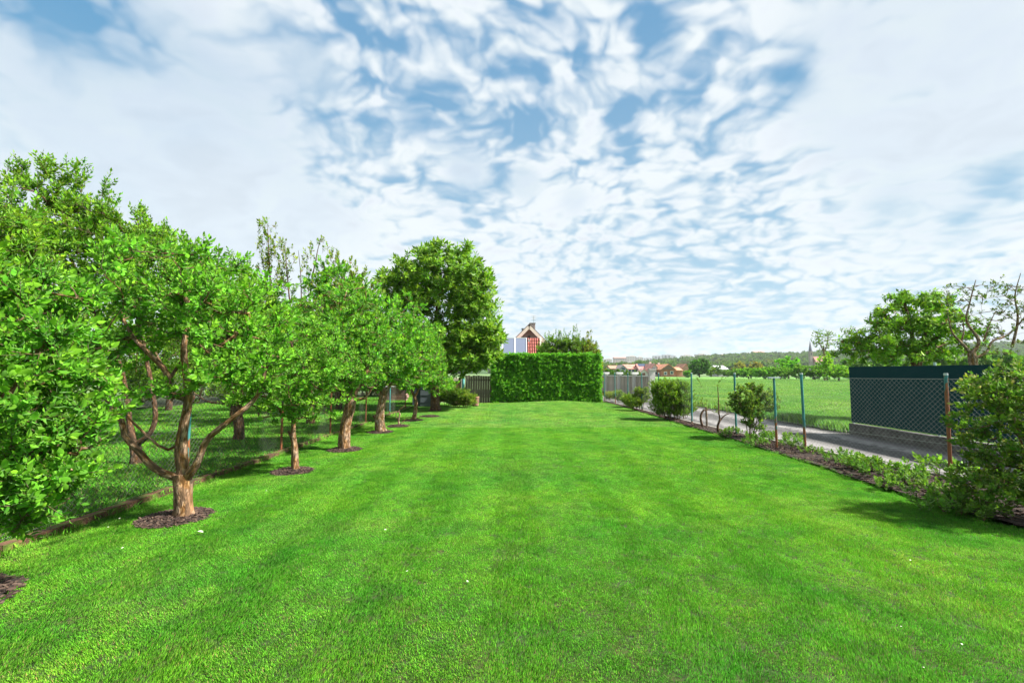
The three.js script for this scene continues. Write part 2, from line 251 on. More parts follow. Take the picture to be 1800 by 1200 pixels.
// pts: world points. limbs: [{ pts, r0, r1 }], first is the trunk. blobs: [centre, [rx, ry, rz], weight]
function growTree({ name, label, category = 'tree', group, limbs, blobs, twigs = 160, perTwig = 5, kind = 'orchard', bark = BARK.apple, tint = [1, 1, 1], scale = 1, seed = 1, leafParts = 0, grow = 1, growZ = 1, up = 0.5, twigR = 0.004, sides = 9, shoots = [], stepLen = 0.22, spread = 0.7, fill = 0.35, trunkName = 'trunk', limbName = 'limb' }) {
  const R = rng(seed * 7919 + 13), base = limbs[0].pts[0].clone(), t = thing(name, label, category, base, group);
  const nodes = [], add = (p, parent, r) => { nodes.push({ p, parent, n: 0, r }); return nodes.length - 1; };
  limbs.forEach((l, k) => {
    const len = l.pts.reduce((a, p, i) => i ? a + p.distanceTo(l.pts[i - 1]) : 0, 0), seg = Math.max(4, Math.ceil(len / 0.12)), pts = l.pts.length > 2 ? smooth(l.pts, seg) : Array.from({ length: seg + 1 }, (_, i) => l.pts[0].clone().lerp(l.pts[1], i / seg));
    const rad = pts.map((_, i) => { const f = i / seg; return lerp(l.r0, l.r1, Math.pow(f, 0.8)) * (l.flare && f < 0.25 ? 1 + l.flare * Math.pow(1 - f / 0.25, 2) : 1); });
    let par = -1;
    if (k) { let bd = 1e9; nodes.forEach((q, i) => { const d = q.p.distanceToSquared(pts[0]); if (d < bd) { bd = d; par = i; } }); }
    pts.forEach((p, i) => { par = add(p, par, rad[i]); });
    new MB(base).tube(pts, rad, Math.max(5, l.sides ?? sides), true, 0.14, seed + k * 3).build(k ? limbName : trunkName, bark, t);
  });
  const wsum = blobs.reduce((a, b) => a + (b[2] ?? b[1][0] * b[1][1] * b[1][2]), 0), targets = [];
  for (let k = 0; k < twigs; k++) {
    let w = R() * wsum, b = blobs[0];
    for (const q of blobs) { b = q; w -= q[2] ?? q[1][0] * q[1][1] * q[1][2]; if (w <= 0) break; }
    const d = V(R() * 2 - 1, R() * 2 - 1, R() * 2 - 1).normalize(), s = Math.pow(R(), fill);
    targets.push(V(b[0].x + d.x * s * b[1][0] * grow, b[0].y + d.y * s * b[1][1] * grow, b[0].z + d.z * s * b[1][2] * grow * growZ));
  }
  const limbNodes = nodes.length;
  const dist0 = targets.map((p) => { let m = 1e9; for (let i = 0; i < limbNodes; i++) m = Math.min(m, nodes[i].p.distanceToSquared(p)); return m; });
  const order = targets.map((_, k) => k).sort((a, b) => dist0[a] - dist0[b]), chains = [], spots = [];
  const skip = Math.floor(limbs[0].pts.length > 2 ? limbs[0].skip ?? 3 : 2);
  for (const k of order) {
    const tp = targets[k]; let best = skip, bd = 1e9;
    for (let i = skip; i < nodes.length; i++) { const q = nodes[i].p, dx = q.x - tp.x, dy = q.y - tp.y, dz = q.z - tp.z, d = dx * dx + dy * dy * (dy > 0 ? 2.2 : 1) + dz * dz; if (d < bd) { bd = d; best = i; } }
    const a = nodes[best].p, L = a.distanceTo(tp); if (L < 0.02) continue;
    const seg = Math.max(2, Math.min(7, Math.ceil(L / stepLen))), bend = V((R() - 0.5) * 0.35, (R() * 0.5 - 0.15) * up, (R() - 0.5) * 0.35).multiplyScalar(L), pts = [a];
    const ids = [best]; let par = best;
    for (let i = 1; i <= seg; i++) { const f = i / seg, p = a.clone().lerp(tp, f).addScaledVector(bend, -4 * f * (1 - f) * 0.5).add(V((R() - 0.5) * 0.03, (R() - 0.5) * 0.03, (R() - 0.5) * 0.03)); pts.push(p); par = add(p, par, 0); ids.push(par); }
    chains.push(ids);
    for (let i = par; i >= 0; i = nodes[i].parent) nodes[i].n++;
    const dir = pts[seg].clone().sub(pts[seg - 1]).normalize();
    for (let s = 0; s < perTwig; s++) { const f = s ? 1 - R() * Math.min(1, 0.5 / L + 0.25) : 1, x = f * seg, i = Math.min(seg - 1, Math.floor(x)), p = pts[i].clone().lerp(pts[i + 1], x - i); spots.push([p, dir]); }
  }
  if (chains.length) {
    const tw = new MB(base);
    for (const ids of chains) {
      const rad = ids.map((i, k) => { const q = nodes[i], r = twigR * Math.pow(Math.max(1, q.n), 0.5); return k === 0 ? Math.min(nodes[ids[1]].n ? twigR * Math.pow(nodes[ids[1]].n, 0.5) * 1.1 : r, q.r || 9) : r; });
      rad[rad.length - 1] = twigR * 0.6; tw.tube(ids.map((i) => nodes[i].p), rad, 4, false);
    }
    tw.build('twigs', bark, t, 'stuff');
  }
  for (const s of shoots) for (let k = 0; k < s.n; k++) { const f = k / s.n; const i = Math.min(s.pts.length - 2, Math.floor(f * (s.pts.length - 1))); const p = s.pts[i].clone().lerp(s.pts[i + 1], f * (s.pts.length - 1) - i); spots.push([p.add(V(R() - 0.5, (R() - 0.5) * 0.3, R() - 0.5).multiplyScalar(s.w)), V(R() - 0.5, 0.9, R() - 0.5).normalize()]); }
  const sp = SPRIG[kind], eye = V(0, EYE, 0), q = new THREE.Quaternion(), Y = V(0, 1, 0), all = [[], []];
  spots.forEach(([p, dir], k) => {
    const d = dir.clone().multiplyScalar(0.6).add(V((R() - 0.5) * 2 * spread, up * 0.9 + (R() - 0.5) * 0.8, (R() - 0.5) * 2 * spread)).normalize(), s = scale * (0.75 + R() * 0.55);
    q.setFromUnitVectors(Y, d).multiply(new THREE.Quaternion().setFromAxisAngle(Y, R() * 6.28));
    const v = 0.72 + R() * 0.56, yel = (R() - 0.45) * 0.5;
    all[k & 1].push({ m: new M4().compose(p.clone().sub(base), q.clone(), V(s, s, s)), c: [tint[0] * v * (1 + yel), tint[1] * v * (1 + yel * 0.3), tint[2] * v], d: p.distanceTo(eye) + R() * 0.3 });
  });
  all.forEach((list, v) => {
    if (!list.length) return;
    list.sort((a, b) => a.d - b.d);
    const per = sp[v].leaves.length, single = Math.min(list.length, Math.floor(leafParts / 2 / per));
    for (let k = 0; k < single; k++) sp[v].leaves.forEach(([lm, col], j) => {
      const m = new THREE.Mesh(sp[v].leaf, leafTone(col)); m.name = 'leaf'; m.castShadow = m.receiveShadow = true;
      list[k].m.clone().multiply(lm).decompose(m.position, m.quaternion, m.scale); t.add(m);
    });
    const rest = list.slice(single); if (!rest.length) return;
    const im = new THREE.InstancedMesh(sp[v].geo, LEAF, rest.length); im.name = 'crown'; im.userData.kind = 'stuff'; im.castShadow = im.receiveShadow = true;
    rest.forEach((e, k) => { im.setMatrixAt(k, e.m); im.setColorAt(k, new THREE.Color().setRGB(...e.c)); });
    t.add(im);
  });
  return t;
}
const tones = new Map();
function leafTone(c) { const key = c.map((x) => Math.round(x * 24)).join(); if (!tones.has(key)) { const m = leafMat(0.46, 0.16); m.vertexColors = false; m.color.setRGB(...c); tones.set(key, m); } return tones.get(key); }
// helpers that take photograph pixels at one depth
const pl = (d, ...xy) => { const o = []; for (let k = 0; k < xy.length; k += 2) o.push(at(xy[k], xy[k + 1], d)); return o; };
const blob = (px, py, d, rx, ry, rz, w) => { const k = d / FOCAL; return [at(px, py, d), [rx * k, ry * k, rz ?? (rx * k)], w]; };

// grass: a clump of blades about a hand wide
function grassClump(seed, { n = 90, size = 0.12, h = 0.04, w = 0.0028, lean = 0.5, base = [0.116, 0.40, 0.022] }) {
  const R = rng(seed), p = [], c = [], nn = [], idx = [];
  for (let k = 0; k < n; k++) {
    const x = (R() - 0.5) * size * 1.55, z = (R() - 0.5) * size * 1.55, a = R() * 6.28, hh = h * (0.55 + R() * 0.75), ww = w * (0.7 + R() * 0.6), l = lean * hh * (0.2 + R() * 1.3);
    const dx = (R() - 0.5) * 1.3, dz = -1 + (R() - 0.5) * 1.3, dl = Math.hypot(dx, dz), bx = dx / dl * l, bz = dz / dl * l, ca = Math.cos(a) * ww / 2, sa = Math.sin(a) * ww / 2, o = p.length / 3;
    const v = 0.5 + R() * 0.95, y = R(), dry = R() < 0.06, col = dry ? [0.33, 0.27, 0.10] : [base[0] * v * (0.75 + y * 0.6), base[1] * v * (0.9 + y * 0.2), base[2] * v];
    p.push(x - ca, 0, z - sa, x + ca, 0, z + sa, x + bx * 0.35 - ca * 0.8, hh * 0.6, z + bz * 0.35 - sa * 0.8, x + bx * 0.35 + ca * 0.8, hh * 0.6, z + bz * 0.35 + sa * 0.8, x + bx, hh, z + bz);
    for (let j = 0; j < 5; j++) { c.push(...col); nn.push(-Math.sin(a) * 0.3 - dx / dl * 0.28, 0.85, Math.cos(a) * 0.3 - dz / dl * 0.28); }
    idx.push(o, o + 1, o + 3, o, o + 3, o + 2, o + 2, o + 3, o + 4);
  }
  const g = new THREE.BufferGeometry(); g.setAttribute('position', new THREE.Float32BufferAttribute(p, 3)); g.setAttribute('normal', new THREE.Float32BufferAttribute(nn, 3)); g.setAttribute('color', new THREE.Float32BufferAttribute(c, 3)); g.setIndex(idx); return g;
}
// sow(name, label, geos, cells, place) : place(x, z) -> null or { y, turn, s, c }
function sow(name, label, category, geo, spots) {
  const im = new THREE.InstancedMesh(geo, GRASS, spots.length); im.name = numbered(name); im.castShadow = im.receiveShadow = true;
  const q = new THREE.Quaternion(), Y = V(0, 1, 0), m = new M4(), col = new THREE.Color();
  spots.forEach((s, k) => { q.setFromAxisAngle(Y, s.turn); m.compose(V(s.x, s.y, s.z), q, V(s.s, s.sy ?? s.s, s.s)); im.setMatrixAt(k, m); im.setColorAt(k, col.setRGB(...s.c)); });
  scene.add(im); return tag(im, label, category, null, 'stuff');
}
// ------------------------------------------------------------------ the ground, lawns, bed, road, field
const lawnY = (x, z) => (fbm(x * 0.35 + 20, z * 0.35, 3) - 0.5) * 0.05 + 0.13 * Math.exp(-Math.pow((x - 2.4) / 1.7, 2)) * smoothstep(-z, 15, 22);
const fencePts = [[-4, 7.3], [3, 6.85], [6.6, 6.35], [9.16, 5.92], [11.5, 5.7], [13.8, 5.5], [24.5, 5.0], [40, 4.6]];
const fenceX = (d) => { for (let k = 1; k < fencePts.length; k++) if (d <= fencePts[k][0]) { const [a, b] = fencePts[k - 1], [c, e] = fencePts[k]; return lerp(b, e, (d - a) / (c - a)); } return 4.6; };
const bedX = (d) => 5.02 + (fbm(d * 0.5, 3, 3) - 0.5) * 0.16 - 0.45 * smoothstep(d, 19, 24);
function sheet(name, x0, x1, z0, z1, nx, nz, yf, mat, label) {   // x0 / x1 may be functions of depth
  const mb = new MB(), f = (a, d) => typeof a === 'function' ? a(d) : a;
  for (let j = 0; j <= nz; j++) for (let i = 0; i <= nx; i++) { const z = lerp(z0, z1, j / nz), x = lerp(f(x0, -z), f(x1, -z), i / nx); mb.vert(x, yf(x, z), z, 0, 1, 0, x, z); }
  for (let j = 0; j < nz; j++) for (let i = 0; i < nx; i++) { const a = j * (nx + 1) + i, b = a + nx + 1; mb.i.push(a, a + 1, b + 1, a, b + 1, b); }
  const g = mb.geo(); g.computeVertexNormals();
  if (g.attributes.normal.getY(0) < 0) { const ix = g.index.array; for (let k = 0; k < ix.length; k += 3) { const t = ix[k]; ix[k] = ix[k + 1]; ix[k + 1] = t; } g.computeVertexNormals(); }
  return tag(meshOf(name, g, mat), label, null, null, 'structure');
}
const turfTex = dataTex(1024, 1024, (u, v) => { const n = fbm(u * 60, v * 60, 4, 60), f = hash2(Math.floor(u * 1024), Math.floor(v * 1024)), m = fbm(u * 7, v * 7, 4, 7), k = 0.45 + n * 0.7 + (f - 0.5) * 0.5; return [0.27 * k * (0.8 + 0.4 * m), 0.33 * k, 0.12 * k]; }, true, [1.2, 1.2]);
const turf = std([0.75, 0.75, 0.75], 1, { map: turfTex });
const fieldTex = dataTex(1024, 1024, (u, v) => { const n = fbm(u * 70, v * 70, 4, 70), m = fbm(u * 7, v * 9, 5, 0), s = smoothstep(fbm(u * 5 + 7, v * 14, 4), 0.5, 0.7); const k = 0.7 + n * 0.6; return [(0.38 + m * 0.10 + s * 0.08) * k, (0.60 + m * 0.05 + s * 0.02) * k, (0.24 + s * 0.08) * k]; }, true, [0.03, 0.03]);
const fieldMat = std([0.62, 0.72, 0.55], 1, { map: fieldTex });
sheet('ground', -2600, 2600, 400, -3200, 20, 20, () => -0.32, std([0.10, 0.17, 0.05], 1), 'wide green land stretching to the horizon');
sheet('lawn', -4.36, (d) => bedX(d), 5, -23.2, 60, 150, (x, z) => lawnY(x, z) - 0.007, turf, 'mown green lawn of the long garden');
sheet('neighbour_lawn', -24, -4.45, 5, -34, 60, 90, (x, z) => 0.03 + (fbm(x * 0.3, z * 0.3, 3) - 0.5) * 0.06, turf, 'shady orchard grass beyond the left chain link fence');
const roadTex = dataTex(1024, 1024, (u, v) => {               // u across the lane, v along it: two worn pale wheel tracks on darker grit
  const n = fbm(u * 40, v * 60, 5), f = hash2(Math.floor(u * 900), Math.floor(v * 900)), w = (fbm(3, v * 10, 3) - 0.5) * 0.06 + (n - 0.5) * 0.16;
  const tr = Math.max(Math.exp(-Math.pow((u - 0.30 + w) / 0.10, 2)), Math.exp(-Math.pow((u - 0.74 + w) / 0.09, 2)));
  const k = 0.40 + tr * 0.32 + (n - 0.5) * 0.34 + (f - 0.5) * 0.2; return [k, k * 0.98, k * 0.97];
}, true, [1, 1]);
const roadMat = std([0.40, 0.40, 0.405], 0.95, { map: roadTex, bumpMap: dataTex(512, 512, (u, v) => g3(fbm(u * 60, v * 60, 4)), false, [1, 1]), bumpScale: 0.02 });
{
  const road = sheet('road', (d) => fenceX(d) + 0.02, (d) => 9.12 + 0.12 * (fbm(d * 0.7, 9, 3) - 0.5), 6, -70, 10, 90, (x, z) => -0.07, roadMat, 'grey gritty lane with pale wheel tracks beyond the chain link fence');
  const g = road.geometry, p = g.attributes.position, uv = g.attributes.uv;
  for (let k = 0; k < p.count; k++) { const d = -p.getZ(k), a = fenceX(d); uv.setXY(k, (p.getX(k) - a) / (9.12 - a), p.getZ(k) / 9); }
}
sheet('field', (d) => 9.05 + 0.25 * (fbm(d * 0.4, 5, 3)), 260, 10, -156, 40, 80, (x, z) => -0.03 + (fbm(x * 0.09, z * 0.09, 3) - 0.5) * 0.2 * smoothstep(x, 10, 16), fieldMat, 'open green meadow beyond the lane');
sheet('soil_bed', (d) => bedX(d) - 0.02, (d) => fenceX(d) - 0.05, 5, -24.3, 10, 120, (x, z) => 0.012 + (fbm(x * 3, z * 3, 3) - 0.5) * 0.06 + 0.02, soilMat, 'dark bare soil bed with bark along the chain link fence');
// concrete edgings
function edging(name, label, pts, w, top, bottom, mat) {
  const t = thing(name, label, 'edging', pts[0]);
  pts.slice(1).forEach((b, k) => { const a = pts[k], d = b.clone().sub(a).normalize(), s = V(-d.z, 0, d.x).multiplyScalar(w / 2), g = d.clone().multiplyScalar(0.004), j = (hash2(k, 7) - 0.5) * 0.012;
    const c = (p, f, y) => V(p.x + s.x * f, y + j * (y > 0 ? 1 : 0), p.z + s.z * f), A = a.clone().add(g), B = b.clone().sub(g);
    new MB(pts[0]).hexa([c(A, -1, bottom), c(A, 1, bottom), c(B, 1, bottom), c(B, -1, bottom)], [c(A, -0.86, top), c(A, 0.86, top), c(B, 0.86, top), c(B, -0.86, top)]).build('kerb_stone', mat, t); });
  return t;
}
{
  const left = [], right = [];
  for (let z = 4; z > -20.5; z -= 1) left.push(V(-4.40 + (hash2(z + 90, 3) - 0.5) * 0.02, 0, z));
  edging('garden_edging', 'low mossy concrete edging at the foot of the left chain link fence', left, 0.11, 0.07, -0.15, mossConcrete);
  for (let d = -4; d < 25; d += 1) right.push(V(fenceX(d), 0, -d));
  edging('garden_edging', 'low pale concrete edging between the soil bed and the lane', right, 0.14, 0.05, -0.16, concrete);
}
// bark and clods on the bed: loose stuff
function chips(name, label, n, place, size, seed, cols = [[0.045, 0.024, 0.017], [0.075, 0.043, 0.03], [0.025, 0.016, 0.012], [0.12, 0.08, 0.055]]) {
  const R = rng(seed), mb = new MB();
  for (let k = 0; k < n; k++) { const [x, y, z] = place(R), a = R() * 6.28, l = size * (0.5 + R()), w = size * 0.35 * (0.5 + R()), h = size * 0.25 * (0.5 + R()), tl = (R() - 0.5) * 0.5; mb.col = cols[Math.floor(R() * cols.length)];
    const d = V(Math.cos(a) * l / 2, tl * l / 2, Math.sin(a) * l / 2), c = V(x, y + h * 0.4, z); mb.beam(c.clone().sub(d), c.clone().add(d), w, h); }
  return tag(mb.build(name, std([1, 1, 1], 1, { vertexColors: true })), label, 'bark', null, 'stuff');
}
chips('bark_mulch', 'loose brown bark scattered over the soil bed by the lane', 5200, (R) => { const d = 2.5 + Math.pow(R(), 1.3) * 21.5, x = lerp(bedX(d), fenceX(d) - 0.08, R()); return [x, 0.03, -d]; }, 0.05, 5);

// ------------------------------------------------------------------ grass
const rings = [];                                              // soil rings under the trees: [x, z, radius]
const mulchSpots = [[-3.86, 3.12, 0.40, 'dark mulch ring beneath the tree whose leafy boughs hang nearly to the lawn'], [-3.57, 4.94, 0.31, 'dark mulch ring round the low forked apple trunk'], [-3.45, 7.25, 0.28, 'mulch ring round the slender young trunk'],
  [-3.38, 9.3, 0.30, 'mulch ring round the leaning brown trunk'], [-3.42, 11.9, 0.30, 'mulch ring round the pale grey knobbly trunk'], [-3.30, 13.3, 0.28, 'mulch ring round the leafless sapling'], [-3.2, 14.8, 0.3, 'mulch ring round the thin trunk beyond the sapling'], [-2.9, 16.1, 0.32, 'empty mulch patch in the lawn before the big dark tree']];
for (const [x, d, r] of mulchSpots) rings.push([x, -d, r]);
const inRing = (x, z) => rings.some(([a, b, r]) => Math.hypot(x - a, z - b) < r * (0.78 + 0.35 * noise2(x * 6, z * 6)));
{
  const R = rng(4), near = [[], [], []], far = [[], []];
  const tone = (x, z) => {                                     // patches of yellower, bluer and drier turf
    const a = fbm(x * 0.9 + 3, z * 0.9, 4) - 0.5, b = fbm(x * 4.2 + 30, z * 4.2, 3) - 0.5, c = smoothstep(fbm(x * 1.5 + 60, z * 1.5 + 9, 4), 0.58, 0.74), v = 1 + a * 0.3 + b * 0.35 + (R() - 0.5) * 0.5;
    return [v * (1 + a * 0.5 + b * 0.5 + c * 0.25), v * (1 + c * 0.04), v * (1 - a * 0.3 + c * 0.4)];
  };
  const step = 0.072;
  for (let z = 2.4; z > -23; ) {
    const st = -z < 7 ? step : -z < 13 ? 0.1 : 0.14;
    for (let x = -4.3; x < bedX(-z) + 0.02; x += st) {
      const xx = x + (R() - 0.5) * st * 0.8, zz = z + (R() - 0.5) * st * 0.8; if (inRing(xx, zz)) { R(); continue; }
      const lane = Math.floor((xx - 0.26 + (fbm(zz * 0.2, 4, 2) - 0.5) * 0.12) / 0.48), away = ((lane % 2) + 2) % 2 === 0 || (xx > 0.26 && xx < 0.9);
      const s = st / 0.1 * (0.85 + R() * 0.4), turn = (away ? Math.PI - 0.38 : -0.38) + (R() - 0.5) * 0.9;
      const weed = fbm(xx * 2 + 9, zz * 2, 3), sy = s * (0.8 + weed * 0.5) * 0.1 / st ;
      (st > 0.1 ? far : near)[st > 0.1 ? (R() < 0.5 ? 0 : 1) : Math.floor(R() * 3)].push({ x: xx, y: lawnY(xx, zz) - 0.004, z: zz, turn, s, sy, c: tone(xx, zz) });
    }
    z -= st;
  }
  near.forEach((l, k) => sow('lawn_grass', 'short mown green grass blades covering the garden lawn', 'grass', grassClump(31 + k, { n: 320, size: 0.1, h: 0.0125, w: 0.0025, lean: 1.0 }), l));
  far.forEach((l, k) => sow('lawn_grass', 'short mown green grass blades covering the garden lawn', 'grass', grassClump(41 + k, { n: 250, size: 0.1, h: 0.0135, w: 0.0036, lean: 1.0, base: [0.162, 0.45, 0.05] }), l));
  // orchard grass on the left, longer and coarser
  const orch = [];
  for (let z = 2; z > -30; z -= 0.16) for (let x = -4.52; x > -15; x -= 0.16) { if (-x > 1.6 * -z + 6) continue; const xx = x + (R() - 0.5) * 0.16, zz = z + (R() - 0.5) * 0.16, c = tone(xx, zz); orch.push({ x: xx, y: 0.035 + (fbm(xx * 0.3, zz * 0.3, 3) - 0.5) * 0.06, z: zz, turn: R() * 6.28, s: 1.5 + R() * 0.8, sy: 0.5 + fbm(xx * 1.4, zz * 1.4, 3) * 0.9, c }); }
  sow('orchard_grass', 'longer shaded grass beneath the trees beyond the left fence', 'grass', grassClump(51, { n: 90, size: 0.12, h: 0.045, w: 0.004, lean: 0.6 }), orch);
  // meadow: tufts thin out with distance
  const mead = [[], []];
  for (let k = 0; k < 52000; k++) { const d = 4 + Math.pow(R(), 1.7) * 95, x = 9.1 + Math.pow(R(), 1.5) * Math.min(70, d * 1.4); if (x > d * 1.35 + 3 || (d < 12.4 && x < 9.6)) continue; const c = tone(x * 0.35, d * 0.35), s = (1.6 + d * 0.05) * (0.7 + R() * 0.6), edge = Math.exp(-(x - 9.1) / 0.5); mead[k & 1].push({ x, y: -0.03 + (fbm(x * 0.09, -d * 0.09, 3) - 0.5) * 0.2 * smoothstep(x, 10, 16) - 0.01, z: -d, turn: R() * 6.28, s, sy: Math.min(s, 2.6) * (1 + edge * 0.8), c: [c[0] * 0.95, c[1] * 1.0, c[2] * 2.4] }); }
  mead.forEach((l, k) => sow('meadow_grass', 'rough green grass of the meadow beyond the lane', 'grass', grassClump(61 + k, { n: 60, size: 0.16, h: 0.05, w: 0.0055, lean: 0.6, base: [0.15, 0.34, 0.02] }), l));
  // a ragged fringe where turf meets the edging, the bed and the mulch
  const fr = [];
  for (let z = 2; z > -20; z -= 0.05) { fr.push({ x: -4.31 + (R() - 0.5) * 0.05, y: lawnY(-4.3, z), z, turn: R() * 6.28, s: 0.6 + R() * 0.5, sy: 0.35 + R() * 0.6, c: tone(-4.3, z) }); }
  for (let z = 0; z > -23; z -= 0.05) { const x = bedX(-z) + (R() - 0.5) * 0.06; fr.push({ x, y: lawnY(x, z), z, turn: R() * 6.28, s: 0.5 + R() * 0.4, sy: 0.35 + R() * 0.6, c: tone(x, z) }); }
  sow('edge_grass', 'untrimmed grass fringe along the edges of the lawn', 'grass', grassClump(71, { n: 40, size: 0.09, h: 0.05, w: 0.0035, lean: 0.7 }), fr);
}
mulchSpots.forEach(([x, d, r, label], k) => {
  const t = thing('mulch_ring', label, 'mulch', [x, lawnY(x, -d), -d]), g = new THREE.CircleGeometry(r, 28); g.rotateX(-Math.PI / 2);
  const p = g.attributes.position; for (let i = 0; i < p.count; i++) { const q = Math.hypot(p.getX(i), p.getZ(i)) / r, n = 0.85 + 0.3 * noise2(p.getX(i) * 5 + k * 9, p.getZ(i) * 5); p.setXYZ(i, p.getX(i) * n, 0.024 * (1 - q * q) + 0.012, p.getZ(i) * n); }
  g.computeVertexNormals(); meshOf('soil', g, soilMat, t);
  const R = rng(900 + k), mb = new MB();
  for (let i = 0; i < 620; i++) { const a = R() * 6.28, q = Math.pow(R(), 0.55) * r * 1.12, b = R() * 6.28, l = 0.012 + R() * 0.022; mb.col = [[0.035, 0.018, 0.014], [0.06, 0.034, 0.025], [0.02, 0.013, 0.01], [0.10, 0.065, 0.045]][Math.floor(R() * 4)]; const c = V(Math.cos(a) * q, 0.03 * (1 - q * q / r / r) + 0.016, Math.sin(a) * q), e = V(Math.cos(b) * l, (R() - 0.5) * l * 0.6, Math.sin(b) * l); mb.beam(c.clone().sub(e), c.clone().add(e), 0.008 + R() * 0.01, 0.004 + R() * 0.005); }
  mb.build('bark_chips', std([1, 1, 1], 1, { vertexColors: true }), t, 'stuff');
});
// ------------------------------------------------------------------ chain link fences
function chainPanel(a, b, h0, h1, pitch, r, t, org, wm) {           // straight wires of a diamond net between two posts, one net
  const L = Math.hypot(b.x - a.x, b.z - a.z), d = V((b.x - a.x) / L, 0, (b.z - a.z) / L), s = V(-d.z, 0, d.x), H = h1 - h0, mb = new MB(org);
  const P = (u, v, f) => V(a.x + d.x * u + s.x * f, lerp(a.y, b.y, u / L) + h0 + v, a.z + d.z * u + s.z * f);
  for (const dir of [1, -1]) for (let k = -Math.ceil(H / pitch); k * pitch < L + H; k++) {
    let u0 = k * pitch, v0 = 0, u1 = u0 + dir * H, v1 = H; if (dir < 0) { u0 += H; u1 = u0 - H; }
    const cut = (U, V0, V1, UA, UB) => lerp(V0, V1, (U - UA) / (UB - UA));
    let A = [u0, v0], B = [u1, v1];
    if ((A[0] < 0 && B[0] < 0) || (A[0] > L && B[0] > L)) continue;
    for (const e of [A, B]) { if (e[0] < 0) { e[1] = cut(0, v0, v1, u0, u1); e[0] = 0; } if (e[0] > L) { e[1] = cut(L, v0, v1, u0, u1); e[0] = L; } }
    if (Math.abs(A[0] - B[0]) < 0.01) continue;
    mb.tube([P(A[0], A[1], dir * 0.002), P(B[0], B[1], dir * 0.002)], r, 3, false);
  }
  return mb.build('wire_net', wm, t, 'stuff');
}
function chainFence(label, posts, wires, wm = wireMat) {                      // posts: [Vector3 base, height, radius, material, lean]
  const t = thing('chain_link_fence', label, 'fence', posts[0][0]), org = posts[0][0];
  posts.forEach(([b, h, r, m, lean = 0]) => { const mb = new MB(org), top = b.clone().add(V(lean, h, 0)); mb.tube([b.clone().add(V(0, -0.2, 0)), b, top], r, 12, true); mb.build('post', m, t); new MB(org).tube([top.clone().add(V(0, -0.015, 0)), top.clone().add(V(0, 0.012, 0)), top.clone().add(V(0, 0.018, 0))], [r * 1.12, r * 1.12, r * 0.6], 12, true).build('post_cap', std([0.42, 0.5, 0.5], 0.5), t); });
  for (let k = 1; k < posts.length; k++) {
    const a = posts[k - 1], b = posts[k], A = a[0].clone().add(V(0, 0, 0)), B = b[0].clone();
    chainPanel(A, B, 0.10, Math.min(a[1], b[1]) - 0.07, 0.074, wm === darkWire ? 0.0019 : 0.0011, t, org, wm);
    for (const f of wires) { const p = A.clone().add(V(a[4] * f || 0, a[1] * f, 0)), q = B.clone().add(V(b[4] * f || 0, b[1] * f, 0)), m = p.clone().lerp(q, 0.5).add(V(0, -0.012, 0)); new MB(org).tube([p, m, q], 0.0025, 4, false).build('tension_wire', wm, t); }
  }
  return t;
}
const rep = (m, h) => { m.map.repeat.set(6, 1 / (h + 0.2)); return m; };
{
  const posts = [1.2, 3.75, 6.3, 8.84, 11.2, 13.9, 16.6, 19.0].map((d, k) => [V(-4.43, 0.03, -d), 1.5, 0.021, rep(postMat([0.5, 0.45, 0.45, 0.75, 0.8, 0.7, 0.2, 0.5][k], k * 3.1), 1.5)]);
  chainFence('tall chain link fence on worn teal posts dividing the lawn from the shady orchard', posts, [0.05, 0.5, 0.955], darkWire);
  const rp = [[-1.2, 0.3], [4.1, 0.3], [6.6, 0.92, 0.06], [9.16, 0.38, 0.0], [11.5, 0.06], [13.8, 0.15], [16.4, 0.3], [18.3, 0.2], [20.2, 0.3], [22.2, 0.3], [24.3, 0.2]];
  chainFence('chain link fence on worn teal and rusty posts between the soil bed and the lane', rp.map(([d, rust], k) => [V(fenceX(d) - 0.09, 0.02, -d), d < 7 ? 1.5 : 1.5, d > 15 ? 0.02 : 0.024, rep(postMat(rust, 40 + k * 2.7), 1.5), (k % 3 - 1) * 0.02]), [0.05, 0.33, 0.955]);
}
// T-headed post standing in the bed
{
  const b = onGround(1366, 786, 0.03), t = thing('washing_line_post', 'teal metal post with a short flat crossbar, standing in the soil bed', 'post', b);
  new MB(b).tube([b.clone().add(V(0, -0.15, 0)), b.clone().add(V(0, 1.4, -0.01))], 0.022, 12, true).build('post', rep(postMat(0.4, 88, 0.14), 1.4), t);
  new MB(b).box(b.x, b.y + 1.41, b.z - 0.01, 0.24, 0.025, 0.05).build('crossbar', std([0.42, 0.5, 0.52], 0.5), t);
}
